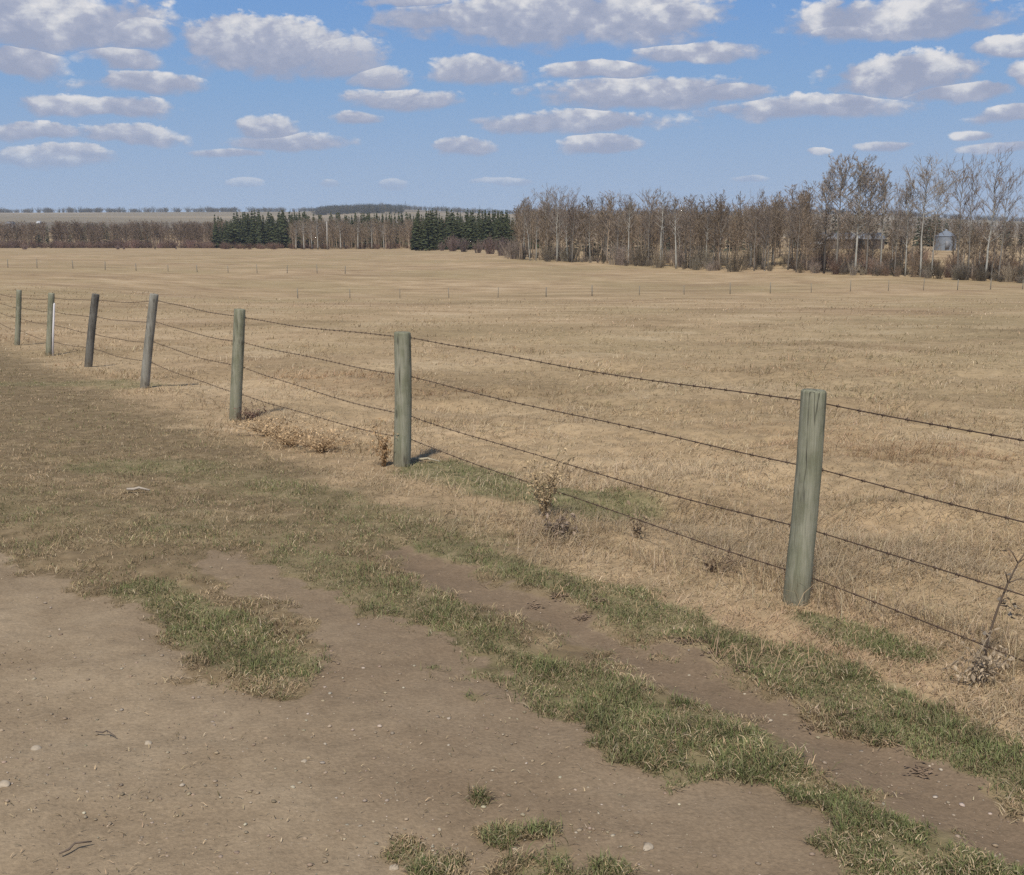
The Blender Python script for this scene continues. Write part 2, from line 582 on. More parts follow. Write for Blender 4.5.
tag(submesh('ground', ~is_hill & ~is_dirt, M['ground']), 'dry tan grass field with green turf along the track', kind='structure')
tag(submesh('dirt_track', is_dirt, M['ground']), 'bare brown dirt track with grassy centre strip', kind='structure')
tag(submesh('hills', is_hill, M['hill']), 'low far hills of tan fields', kind='structure')


def hz(x, y):
    return float(height(np.array([x], float), np.array([y], float))[0])


# ------------------------------------------------------------------ grass
DRYC = np.array([(.46, .345, .205), (.39, .287, .167), (.30, .213, .125), (.55, .435, .29), (.48, .352, .208), (.35, .262, .148)])
GRNC = np.array([(.190, .200, .080), (.235, .230, .105), (.140, .155, .060), (.29, .265, .14), (.19, .215, .085)])
OLVC = np.array([(.23, .18, .095), (.29, .225, .125), (.155, .125, .062), (.40, .32, .19), (.18, .145, .075)])


def blades(x, y, z, L, Wd, tilt, col, az=None):
    n = len(x)
    az = RNG.uniform(0, 2 * PI, n) if az is None else az
    d = np.stack([np.cos(az), np.sin(az), np.zeros(n)], 1)
    wv = np.stack([-np.sin(az), np.cos(az), RNG.uniform(-.4, .4, n)], 1) * Wd[:, None] * .5
    up = np.array([0, 0, 1.])
    p = np.stack([x, y, z], 1)
    t1 = tilt * .7; t2 = np.minimum(tilt * 1.35, 1.62)
    mid = p + (d * np.sin(t1)[:, None] + up * np.cos(t1)[:, None]) * (L * .5)[:, None]
    tip = mid + (d * np.sin(t2)[:, None] + up * np.cos(t2)[:, None]) * (L * .5)[:, None]
    tip[:, 2] = np.maximum(tip[:, 2], z + .004)
    Vv = np.stack([p - wv, p + wv, mid + wv * .75, mid - wv * .75, tip], 1).reshape(-1, 3)
    b = np.arange(n)[:, None] * 5
    Qq = b + np.array([[0, 1, 2, 3]]); Tt = b + np.array([[3, 2, 4]])
    cc = np.repeat(col, 5, 0)
    return Vv, Qq, Tt, cc


def pick(tab, n):
    c = tab[RNG.integers(0, len(tab), n)]
    return c * RNG.uniform(.75, 1.25, (n, 1)) * RNG.uniform(.95, 1.05, (n, 3))


def scatter(n, y0, y1, x0=-380, x1=1430):
    X = RNG.uniform(x0, x1, n); Y = RNG.uniform(y0, y1, n)
    x, y = hit_px(X, Y, base_height, 14)
    return x, y


# field grass: dense near the fence, sparser in metres far away
x, y = scatter(640000, 283, 900)
s = side(x, y)
dirt, grn, dry, _ = masks(x, y)
keep = (RNG.uniform(0, 1, len(x)) < dry * (1 - .8 * grn)) & (dirt < .35) & (y < 95)
x, y, grn = x[keep], y[keep], grn[keep]
clump = fbm(x * 1.1, y * 1.1, 3, 77)
k2 = RNG.uniform(0, 1, len(x)) < .35 + 1.3 * (clump - .3)
x, y, clump = x[k2], y[k2], clump[k2]
n = len(x)
z = height(x, y)
big = sstep(.42, .68, clump)
L = RNG.uniform(.05, .14, n) * (.55 + .9 * big) * (1 + .008 * y)
wd = np.maximum(.0035, y / F * .55) * RNG.uniform(.6, 1.2, n)
tilt = np.where(RNG.uniform(0, 1, n) < .16, RNG.uniform(.5, 1.1, n), RNG.uniform(1.0, 1.5, n))
col = pick(DRYC, n) * (.70 + .95 * (fbm(x * .55, y * .9, 4, 91) - .2))[:, None]
pale = sstep(.50, .68, fbm(x * .22, y * .5, 3, 95))[:, None]
col = col * (1 - .35 * pale) + np.array([.56, .45, .31]) * .35 * pale
rust = sstep(.56, .70, fbm(x * .3, y * .4, 3, 99))[:, None]
col = col * (1 - .7 * rust * np.array([.12, .25, .30]))
gp = fbm(x * .12, y * .12, 3, 93)
gi = (RNG.uniform(0, 1, n) < np.clip(sstep(.48, .68, gp) * .35 + .5 * sstep(14, 3, np.hypot((x - 16) / 1.6, y - 33)), 0, .7))
col[gi] = pick(OLVC, int(gi.sum()))
V1 = blades(x, y, z, L, wd, tilt, col, RNG.normal(.3, 1.3, n))
# taller dead tufts left standing along the wire
xt, yt = scatter(125000, 300, 860)
st_ = side(xt, yt)
kt = (masks(xt, yt)[1] < .45) & (np.abs(st_ - .05) < .34) & (RNG.uniform(0, 1, len(xt)) < sstep(.40, .62, fbm(xt * 1.7, yt * 1.7, 3, 123)))
xt, yt = xt[kt], yt[kt]; nt_ = len(xt)
V2 = blades(xt, yt, height(xt, yt), RNG.uniform(.10, .26, nt_), np.maximum(.0034, yt / F * .5) * RNG.uniform(.6, 1.1, nt_), RNG.uniform(.25, 1.3, nt_), pick(DRYC, nt_) * 1.08)
V1 = (np.vstack([V1[0], V2[0]]), np.vstack([V1[1], V2[1] + len(V1[0])]), np.vstack([V1[2], V2[2] + len(V1[0])]), np.vstack([V1[3], V2[3]]))
tag(link('dry_grass', mesh_np('dry_grass', V1[0], V1[1], V1[2], V1[3], False), M['dry']),
    'matted tan dead grass covering the field behind the wire', 'grass', kind='stuff')
print('dry blades', n)

# short turf of the track side
x, y = scatter(1120000, 345, 960)
dirt, grn, dry, _ = masks(x, y)
pr = (1 - dirt) ** 1.5 * (1 - .75 * dry * (1 - grn)) * (.68 + .52 * grn) * sstep(.36 - .17 * sstep(6.5, 8.5, y), .60 - .12 * sstep(6.5, 8.5, y), .5 * fbm(x * 3.0, y * 3.0, 4, 61) + .5 * fbm(x * 8.5, y * 8.5, 3, 64) + .10 * grn)
keep = RNG.uniform(0, 1, len(x)) < pr
x, y, grn, dry = x[keep], y[keep], grn[keep], dry[keep]
n = len(x)
z = height(x, y)
gpatch = fbm(x * 2.6, y * 2.6, 4, 66)
isg = RNG.uniform(0, 1, n) < np.clip((grn * .80 + .03) * sstep(.30, .62, gpatch + .22 * (grn > .55)) * 1.15, 0, .62)
col = np.where(isg[:, None], pick(GRNC, n), pick(np.vstack([OLVC, DRYC, DRYC[:3] * .7]), n))
L = np.where(isg, RNG.uniform(.02, .062, n), RNG.uniform(.02, .06, n)) * (.38 + .85 * sstep(.25, .75, fbm(x * 5.0, y * 5.0, 3, 8)))
wd = np.maximum(.0032, y / F * .45) * RNG.uniform(.7, 1.2, n)
tilt = np.where(isg, RNG.uniform(.3, 1.35, n), RNG.uniform(.7, 1.5, n))
# dead straw tangled through the turf
ms_ = (~isg) & (RNG.uniform(0, 1, n) < .24 * sstep(.38, .60, fbm(x * 3.5, y * 3.5, 3, 171)))
L[ms_] *= 1.15; wd[ms_] *= .85; tilt[ms_] = RNG.uniform(1.1, 1.5, int(ms_.sum())); col[ms_] = pick(DRYC, int(ms_.sum())) * 1.25
z = z + np.where(ms_, .012, 0) + .035 * (fbm(x * 5.5, y * 5.5, 3, 173) - .45) * (isg | ms_)
shade_ = (.68 + .75 * (fbm(x * 6, y * 6, 3, 177) - .12))[:, None]
col = col * shade_
V1 = blades(x, y, z, L, wd, tilt, col)
tag(link('short_grass', mesh_np('short_grass', V1[0], V1[1], V1[2], V1[3], False), M['grass']),
    'short green and olive turf along the dirt track', 'grass', kind='stuff')
print('turf blades', n)

# straw and bits lying on the soil
x, y = scatter(38000, 470, 960)
dirt, grn, dry, _ = masks(x, y)
keep = (dirt > .4) & (RNG.uniform(0, 1, len(x)) < .15 * sstep(.35, .65, fbm(x * 1.5, y * 1.5, 3, 15)))
x, y = x[keep], y[keep]; n = len(x)
V1 = blades(x, y, height(x, y) + .007, RNG.uniform(.008, .03, n), RNG.uniform(.002, .0035, n), np.full(n, 1.5), pick(np.vstack([DRYC, OLVC * .6]), n))
tag(link('straw', mesh_np('straw', V1[0], V1[1], V1[2], V1[3], False), M['litter']), 'scattered bits of straw lying on the dirt track', 'straw', kind='stuff')

# gravel
bm = bmesh.new(); bmesh.ops.create_icosphere(bm, subdivisions=1, radius=1)
bm.verts.ensure_lookup_table()
IV = np.array([v.co[:] for v in bm.verts]); IT = np.array([[v.index for v in f.verts] for f in bm.faces]); bm.free()
x, y = scatter(7600, 520, 960)
dirt, _, _, _ = masks(x, y)
keep = (dirt > .55) & (RNG.uniform(0, 1, len(x)) < .25 + .75 * sstep(.4, .6, fbm(x * 1.1, y * 1.1, 3, 5)))
x, y = x[keep], y[keep]; n = len(x)
r = .0028 + .0065 * RNG.uniform(0, 1, n) ** 4 + .003 * (RNG.uniform(0, 1, n) > .985)
Vs = IV[None] * (1 + RNG.uniform(-.25, .25, (n, len(IV), 1))) * r[:, None, None] * np.stack([RNG.uniform(.8, 1.5, n), RNG.uniform(.8, 1.3, n), RNG.uniform(.4, .7, n)], 1)[:, None]
a = RNG.uniform(0, 2 * PI, n)
Vr = np.stack([Vs[..., 0] * np.cos(a)[:, None] - Vs[..., 1] * np.sin(a)[:, None], Vs[..., 0] * np.sin(a)[:, None] + Vs[..., 1] * np.cos(a)[:, None], Vs[..., 2]], -1)
Vr += np.stack([x, y, height(x, y) + r * .25], 1)[:, None]
STC = np.array([(.32, .25, .17), (.35, .28, .20), (.28, .21, .145), (.42, .35, .26), (.30, .23, .155), (.29, .22, .15)])
tag(link('gravel', mesh_np('gravel', Vr.reshape(-1, 3), None, (IT[None] + np.arange(n)[:, None, None] * len(IV)).reshape(-1, 3), np.repeat(pick(STC, n), len(IV), 0)), M['stone']),
    'small pale pebbles scattered over the dirt track', 'gravel', kind='stuff')

# ------------------------------------------------------------------ main fence
print('post z', [round(q, 3) for q in post_z])
fence = empty('barbed_wire_fence', (post_x[0], post_D[0], hz(post_x[0], post_D[0])))
tag(fence, 'near barbed wire fence of seven leaning round wooden posts beside the dirt track', 'fence')
FO = np.array(fence.location)


def make_post(p0, p1, rad, seed, top_round=.012):
    r_ = random.Random(seed)
    Hh = np.linalg.norm(p1 - p0); n = 26; m = 22
    ax = (p1 - p0) / Hh
    a = np.cross(ax, [0, 1, 0]); a /= np.linalg.norm(a); b = np.cross(ax, a)
    V, Qs, T = [], [], []
    ph = [r_.uniform(0, 6.28) for _ in range(6)]
    ts = list(np.linspace(-.22, 1 - top_round / Hh, m - 2)) + [1 - top_round * .35 / Hh, 1.0]
    for i, t in enumerate(ts):
        rr = rad * (1.04 - .07 * t)
        if i == m - 2: rr *= .965
        if i == m - 1: rr *= .90
        bow = .010 * math.sin(t * 3 + ph[0])
        for j in range(n):
            th = j * 2 * PI / n
            q = rr * (1 + .03 * math.sin(2 * th + ph[1]) + .010 * math.sin(5 * th + ph[2] + t * 2) + .004 * math.sin(9 * th + ph[3] + t * 5) + .010 * math.sin(t * 23 + 3 * th + ph[4]))
            V.append(p0 + ax * (t * Hh) + a * (q * math.cos(th) + bow) + b * q * math.sin(th))
    for i in range(m - 1):
        for j in range(n):
            Qs.append((i * n + j, i * n + (j + 1) % n, (i + 1) * n + (j + 1) % n, (i + 1) * n + j))
    k = len(V); V.append(p1 + ax * .004)
    for j in range(n): T.append(((m - 1) * n + j, (m - 1) * n + (j + 1) % n, k))
    return np.array(V), Qs, T


WIRE_PX = [  # rows where the four strands meet each post
    (404.5, 469.5, 532, 578), (338, 377, 417, 440), (318, 343, 368, 395), (301, 322, 342.5, 363), (300.5, 317, 334.5, 349), (298, 311.6, 325, 342), (298, 308, 319, 331)]
POST_R = [.066, .078, .075, .074, .074, .076, .072]
POST_M = ['post_green', 'post_green', 'post_green', 'post_grey', 'post_dark', 'post_green', 'post_green']
POST_L = [None, 'thick pale green post with a dead weed at its foot', None, 'grey post leaning to the right', 'dark grey post leaning to the right', 'green post next to a white stake', None]
wpts = [[] for _ in range(4)]
for k in range(7):
    D = post_D[k]
    p0 = np.array([x_at(D, *POST_BASE[k]), D, hz(x_at(D, *POST_BASE[k]), D)])
    p1 = np.array([x_at(D, *POST_TOP[k]), D, z_at(D, POST_TOP[k][1])])
    Vp, Qp, Tp = make_post(p0 - FO, p1 - FO, POST_R[k], 11 + k)
    po = link('post', mesh_np('post', Vp - (p0 - FO), Qp, Tp), M[POST_M[k]], fence)
    po.location = p0 - FO
    if POST_L[k]: po['label'] = POST_L[k]
    for w in range(4):
        zt = z_at(D, WIRE_PX[k][w])
        t = (zt - p0[2]) / (p1[2] - p0[2])
        c = p0 + (p1 - p0) * t
        q = c + np.array([fnor[0], fnor[1], 0]) * (POST_R[k] * 1.05 + .003)
        wpts[w].append(q)
        st = MB()
        e = np.array([0, 0, 1.]) * .014
        o_ = q - np.array([fnor[0], fnor[1], 0]) * .03
        f_ = np.array([fnor[0], fnor[1], 0]) * .036
        st.tube([o_ + e, o_ + e + f_, o_ - e + f_, o_ - e], [.0022] * 4, 5)
        so = st.mesh('staple')
        so.transform(Matrix.Translation(Vector(-p0)))
        link('staple', so, M['wire'], po)

pn = np.array([Y1 * (.278 - FA), Y1 * (1 - FB), 0.]); pn[2] = hz(pn[0], pn[1])
Vp, Qp, Tp = make_post(pn - FO, pn - FO + np.array([.02, 0, 1.12]), .068, 31)
po = link('post', mesh_np('post', Vp - (pn - FO), Qp, Tp), M['post_green'], fence); po.location = pn - FO
# strands go on past the frame: right towards the camera, left far along the line
EXIT = (438, 519, 590, 655)
for w in range(4):
    P = wpts[w]
    a = P[0]; dirv = -np.array([fdir[0], fdir[1]])
    # distance along the fence where column 1024 is crossed
    best = None
    for t in np.linspace(.3, 3.0, 400):
        yy = a[1] + dirv[1] * t; xx = a[0] + dirv[0] * t
        zz_ = z_at(yy, EXIT[w])
        Xp = 512 + F * xx / (yy * CP - (zz_ - CAMZ) * SP)
        if best is None or abs(Xp - 1024) < best[0]:
            best = (abs(Xp - 1024), t, zz_)
    slope = (best[2] - a[2]) / best[1]
    step = math.hypot(FA, FB) * Y1
    P0 = np.array([a[0] + dirv[0] * step, a[1] + dirv[1] * step, a[2] + slope * step])
    last = P[-1]
    ends = []
    for q in range(1, 4):
        xx, yy = last[0] + fdir[0] * step * q, last[1] + fdir[1] * step * q
        ends.append(np.array([xx, yy, hz(xx, yy) + (last[2] - hz(last[0], last[1]))]))
    knots = [P0] + P + ends
    pts = []
    rw = random.Random(50 + w)
    for i in range(len(knots) - 1):
        A, B = knots[i], knots[i + 1]
        sag = rw.uniform(.012, .035)
        m_ = 26
        ph = rw.uniform(0, 6)
        for j in range(m_):
            t = j / m_
            q = A + (B - A) * t
            q = q + np.array([0, 0, -sag * 4 * t * (1 - t) + .006 * math.sin(t * 9 + ph) * min(1, 6 * t, 6 * (1 - t))])
            q = q + np.array([fnor[0], fnor[1], 0]) * .008 * math.sin(t * 7 + ph)
            pts.append(q)
    pts.append(knots[-1])
    pts = np.array(pts)
    mb = MB()
    mb.tube(pts - FO, [.0033] * len(pts), 6)
    # barbs
    seg = np.linalg.norm(np.diff(pts, axis=0), axis=1); acc = np.concatenate([[0], np.cumsum(seg)])
    tt = .05
    while tt < acc[-1]:
        i = min(np.searchsorted(acc, tt) - 1, len(seg) - 1)
        c = pts[i] + (pts[i + 1] - pts[i]) * ((tt - acc[i]) / seg[i])
        dv = (pts[i + 1] - pts[i]) / seg[i]
        a1 = np.cross(dv, [0, 0, 1]); a1 /= np.linalg.norm(a1); b1 = np.cross(dv, a1)
        mb.tube([c - FO - dv * .010, c - FO + dv * .010], [.0054, .0054], 6)
        th = rw.uniform(0, 6.28)
        for q in range(2):
            v = a1 * math.cos(th + q * 1.6) + b1 * math.sin(th + q * 1.6) + dv * rw.uniform(-.35, .35)
            mb.tube([c - FO - v * .014, c - FO + v * .014], [.0018, .0012], 4)
        tt += rw.uniform(.10, .15)
    link('wire_strand', mb.mesh('wire_strand'), M['wire'], fence)

# white stake beside the sixth post
D = post_D[5] - .05
p0 = np.array([x_at(D, 52.3, 356), D, 0]); p0[2] = hz(p0[0], D)
tp = np.array([x_at(D, 54.3, 303), D, z_at(D, 303)])
mb = MB()
mb.tube([(0, 0, -.15), (tp - p0) * .5, (tp - p0) * .97, tp - p0], [.026, .024, .024, .012], 8)
so = link('stake', mb.mesh('stake'), M['stake']); so.location = p0
tag(so, 'thin white stake standing against the far green fence post', 'stake')

# ------------------------------------------------------------------ fences across the field
def far_fence(px, h_px, label, mat, nw, rad):
    root = None
    prev = None; mbw = [MB() for _ in range(nw)]; lines = [[] for _ in range(nw)]
    for i, (X, Yb, D) in enumerate(px):
        xx = x_at(D, X, Yb); z0 = hz(xx, D)
        if root is None:
            root = empty('barbed_wire_fence', (xx, D, z0)); O = np.array(root.location)
            tag(root, label, 'fence')
        p0 = np.array([xx, D, z0])
        hh = h_px * D / F * random.uniform(.85, 1.15)
        p1 = p0 + np.array([random.uniform(-.06, .06), 0, hh])
        m_ = MB(); r = rad * random.uniform(.8, 1.3)
        m_.tube([p0 - p0 - np.array([0, 0, .2]), (p1 - p0) * .5, (p1 - p0) * .98, p1 - p0], [r, r * .96, r * .92, r * .6], 7)
        po = link('post', m_.mesh('post'), M[mat], root); po.location = p0 - O
        for w in range(nw):
            lines[w].append(p0 + (p1 - p0) * (.95 - .28 * w) + np.array([0, rad + .006, 0]) - O)
    for w in range(nw):
        mbw[w].tube(lines[w], [.0035] * len(lines[w]), 4)
        link('wire_strand', mbw[w].mesh('wire_strand'), M['wire'], root)


MIDF = [(298, 299, 97), (350, 300, 98), (400, 300, 99), (449, 300, 100), (498, 300, 101), (546, 300, 102), (592, 299, 103), (639, 299, 104), (684, 299, 105), (730, 298.5, 106),
        (770, 298, 107.5), (811, 298, 109), (850, 298, 110.5), (888, 297.5, 112), (923, 297, 113.5), (957, 297, 115), (990, 297, 117), (1022, 297, 119), (1055, 297, 121), (1085, 297, 123)]
far_fence(MIDF, 10.5, 'thin dark fence posts in a line across the middle of the field', 'post_grey', 3, .036)
LEFTF = [(-25, 268, 140), (8, 268, 140), (37, 268, 141), (73, 268, 142), (105, 268, 142), (136, 268, 143), (168, 268, 144), (197, 268, 145), (228, 268, 146), (257, 268, 147), (287, 268, 148), (317, 268, 149), (345, 268, 150)]
far_fence(LEFTF, 8.0, 'faint far fence posts crossing the left side of the field', 'post_grey', 3, .042)

# ------------------------------------------------------------------ dead weeds
def weed(name, loc, hgt, wide, stems, leaves, colr, label, cat='weed', lean=(0, 0), seed=1, leafsz=.03):
    r_ = random.Random(seed)
    root = empty(name, loc)
    ms, ml = MB(), MB()
    for s_ in range(stems):
        az = r_.uniform(0, 2 * PI); sp = r_.uniform(.2, 1.0) * wide
        top = np.array([math.cos(az) * sp + lean[0], math.sin(az) * sp * .7 + lean[1], hgt * r_.uniform(.45, 1.0)])
        pts = [np.zeros(3) + np.array([math.cos(az), math.sin(az), 0]) * .02]
        for i in range(1, 6):
            t = i / 5
            pts.append(top * np.array([t ** 1.2, t ** 1.2, t ** .8]) + np.array([r_.uniform(-.02, .02), r_.uniform(-.02, .02), r_.uniform(-.012, .012)]))
        c = np.array(colr) * r_.uniform(.8, 1.35)
        ms.tube(pts, np.linspace(.0042, .0016, 6), 5, col=c)
        for b in range(3):
            q = pts[r_.randint(2, 5)]
            e = q + np.array([r_.uniform(-.09, .09), r_.uniform(-.09, .09), r_.uniform(-.02, .09)])
            ms.tube([q, (q + e) / 2 + np.array([0, 0, .01]), e], [.002, .0016, .001], 4, col=c)
            pts.append(e)
        for l_ in range(leaves):
            q = pts[r_.randint(1, len(pts) - 1)] + np.array([r_.uniform(-.02, .02) for _ in range(3)])
            if q[2] < .01: q[2] = .01
            L_ = leafsz * r_.uniform(.5, 1.7); w_ = L_ * r_.uniform(.10, .30)
            d = np.array([r_.uniform(-1, 1), r_.uniform(-1, 1), r_.uniform(-1, .5)]); d /= np.linalg.norm(d)
            sdv = np.cross(d, [r_.uniform(-1, 1), r_.uniform(-1, 1), 1]); sdv /= np.linalg.norm(sdv) + 1e-9
            nn = np.cross(d, sdv)
            cc = np.array(colr) * r_.uniform(.8, 1.7)
            Vv = [q, q + d * L_ * .4 + sdv * w_ + nn * w_ * .5, q + d * L_ * .4 - sdv * w_ + nn * w_ * .5, q + d * L_ * .5 - nn * w_ * .3, q + d * L_ + nn * L_ * .35]
            ml.add(Vv, (), [(0, 1, 3), (0, 3, 2), (1, 4, 3), (3, 4, 2)], cc)
    link('stem', ms.mesh('stem'), M['weed'], root)
    link('foliage', ml.mesh('foliage', False), M['weed'], root)
    return tag(root, label, cat)


def gpt(X, Y):
    x_, y_ = hit_px(np.array([X], float), np.array([Y], float), height)
    return float(x_[0]), float(y_[0]), hz(float(x_[0]), float(y_[0]))


BR = (.29, .195, .11)
weed('dead_weed', gpt(545, 518), .48, .20, 24, 20, (.42, .315, .185), 'tan dead thistle clump between the two nearest posts', seed=3, leafsz=.024)
weed('dead_weed', gpt(556, 538), .12, .14, 12, 22, (.24, .18, .13), 'low grey brown weed clump below the tan thistle', seed=4, leafsz=.026)
weed('dead_weed', gpt(384, 466), .38, .13, 13, 26, (.36, .235, .125), 'russet dead weed at the left foot of the second post', seed=5, leafsz=.024)
weed('dead_weed', gpt(290, 447), .27, .60, 46, 13, (.48, .34, .195), 'wide low heap of dry brown weeds right of the third post', seed=6, leafsz=.026)
weed('dead_weed', gpt(322, 452), .22, .50, 40, 12, (.47, .33, .19), 'straw orange tangle of dead weeds midway between the second and third posts', seed=16, leafsz=.024)
weed('dead_weed', gpt(268, 436), .20, .48, 40, 12, (.46, .325, .185), 'tangled orange brown dead weeds just right of the third post', seed=17, leafsz=.024)
weed('dead_weed', gpt(250, 420), .16, .30, 12, 16, (.16, .10, .075), 'dark reddish dead weeds at the foot of the third post', seed=7)
weed('dead_weed', gpt(980, 686), .16, .17, 10, 16, (.36, .28, .19), 'grey clump of curled dead leaves at the right fence end', seed=8, leafsz=.026)
weed('dead_weed', gpt(712, 572), .12, .16, 8, 8, (.28, .2, .13), 'thin brown weed stalks left of the nearest post', seed=9)
weed('dead_weed', gpt(640, 540), .20, .10, 5, 6, (.30, .22, .14), 'few upright dry stalks in the field grass', seed=10)
# the tall bent stalk with a few hanging leaves
x0, y0, z0 = gpt(984, 668)
root = empty('dead_stalk', (x0, y0, z0))
tag(root, 'tall dead stalk leaning right across the wires by the frame edge', 'weed')
ms, ml = MB(), MB()
pp = []
for X, Y in [(984, 668), (988, 638), (999, 605), (1008, 583), (1018, 563), (1034, 540)]:
    pp.append(np.array([x_at(y0, X, Y) - x0, 0, z_at(y0, Y) - z0]))
pp[0][2] = -.02
ms.tube(pp, [.0052, .005, .0045, .004, .0034, .002], 6, col=(.17, .125, .09))
r_ = random.Random(4)
for i, (dx, dz) in [(1, (-.05, .05)), (2, (.09, -.04)), (2, (.06, .02)), (3, (.1, .01)), (3, (-.03, .06)), (4, (-.05, .07)), (4, (.08, .03))]:
    e = pp[i] + np.array([dx, r_.uniform(-.05, .05), dz])
    ms.tube([pp[i], (pp[i] + e) / 2 + np.array([0, 0, .01]), e], [.003, .0025, .0015], 5, col=(.18, .135, .10))
    for _ in range(9 if i == 2 else 2):
        q = e + np.array([r_.uniform(-.03, .03) for _ in range(3)])
        d = np.array([r_.uniform(-1, 1), r_.uniform(-1, 1), r_.uniform(-1, .2)]); d /= np.linalg.norm(d)
        sd_ = np.cross(d, [.3, .5, 1]); sd_ /= np.linalg.norm(sd_)
        ml.add([q, q + d * .016 + sd_ * .011, q + d * .016 - sd_ * .011, q + d * .036 + np.array([0, 0, .01])], (), [(0, 1, 2), (1, 3, 2)], np.array((.30, .25, .19)) * r_.uniform(.6, 1.3))
link('stem', ms.mesh('stem'), M['weed'], root); link('foliage', ml.mesh('foliage', False), M['weed'], root)

# small pieces lying about
def stick(X0, Y0, X1, Y1_, rad, col, label, cat='twig', name='twig'):
    a = np.array(gpt(X0, Y0)); b = np.array(gpt(X1, Y1_))
    mb = MB(); mid = (a + b) / 2 + np.array([0, 0, .012])
    d = b - a; side_ = np.array([-d[1], d[0], 0]) * .06
    up = np.array([0, 0, rad + .012])
    mb.tube([up, (a * .7 + b * .3) - a + up + side_ * .6, mid - a + up + side_, b - a + up], [rad * .8, rad, rad * .9, rad * .5], 6, col=col)
    mb.tube([mid - a + up + side_, mid - a + up - side_ * 1.5 + d * .2], [rad * .6, rad * .3], 5, col=col)
    o = link(name, mb.mesh(name), M['litter']); o.location = a
    return tag(o, label, cat)


stick(127, 492, 150, 493, .012, (.40, .34, .27), 'short pale stick lying on the grass at far left')
stick(413, 461, 440, 464, .012, (.42, .36, .25), 'pale twig lying at the right foot of the second post')
stick(60, 858, 92, 846, .004, (.16, .12, .09), 'thin dark twig on the dirt at the bottom left')
stick(96, 735, 116, 740, .003, (.13, .10, .08), 'tiny dark twig on the left dirt')
for X, Y, r, lab in [(36, 749, .016, 'flat cream stone on the left dirt'), (4, 785, .020, 'tan stone at the left edge of the dirt'), (149, 744, .014, 'small pale stone in the middle of the left dirt'), (648, 848, .016, 'pale pebble on the dirt near the bottom'),
                     (304, 762, .011, 'white pebble on the dirt below the green tuft'), (395, 868, .013, 'cream pebble at the bottom edge of the dirt')]:
    xx, yy, z_ = gpt(X, Y)
    bm = bmesh.new(); bmesh.ops.create_icosphere(bm, subdivisions=3, radius=r)
    rr = random.Random(X)
    ph = [rr.uniform(0, 6) for _ in range(6)]
    for v in bm.verts:
        q = v.co / r
        v.co *= 1 + .16 * math.sin(2.3 * q.x + ph[0]) + .13 * math.sin(3.1 * q.y + ph[1]) + .08 * math.sin(5 * q.z + 4 * q.x + ph[2])
        v.co.x *= 1.35; v.co.z *= .55
    me = bpy.data.meshes.new('stone'); bm.to_mesh(me); bm.free()
    me.polygons.foreach_set('use_smooth', np.ones(len(me.polygons), bool))
    cc = me.color_attributes.new('col', 'FLOAT_COLOR', 'POINT')
    cc.data.foreach_set('color', np.tile(np.array([.40, .325, .235, 1.], np.float32), len(me.vertices)))
    o = link('stone', me, M['stone']); o.location = (xx, yy, z_ + r * .05); o.rotation_euler = (0, 0, rr.uniform(0, 6))
    tag(o, lab, 'stone')

# dark clods of dung and dead leaves in the right-hand rut
mb = MB()
rr = random.Random(12)
for X, Y in [(597, 601), (582, 618), (685, 641), (712, 655), (812, 727), (890, 741), (920, 772), (850, 715), (640, 690), (560, 596), (745, 668), (535, 607), (705, 642)]:
    cx, cy, cz = gpt(X, Y)
    for k in range(60):
        q = np.array([cx + rr.gauss(0, .026), cy + rr.gauss(0, .022), 0]); q[2] = hz(q[0], q[1]) + rr.uniform(.003, .009)
        s_ = rr.uniform(.004, .010); a = rr.uniform(0, 6.3)
        u_ = np.array([math.cos(a), math.sin(a), rr.uniform(-.15, .15)]) * s_ * 1.5; v_ = np.array([-math.sin(a), math.cos(a), rr.uniform(-.15, .15)]) * s_ * .6
        mb.add([q - u_, q + v_ + [0, 0, s_ * .15], q + u_, q - v_ + [0, 0, s_ * .1]], [(0, 1, 2, 3)], (), np.array((.20, .14, .092)) * rr.uniform(.6, 1.6))
tag(link('leaf_litter', mb.mesh('leaf_litter', False), M['litter']), 'dark crumbs of dead leaves in the right wheel rut', 'litter', kind='stuff')

# ------------------------------------------------------------------ trees
def rot_about(v, k, a):
    return v * math.cos(a) + np.cross(k, v) * math.sin(a) + k * np.dot(k, v) * (1 - math.cos(a))


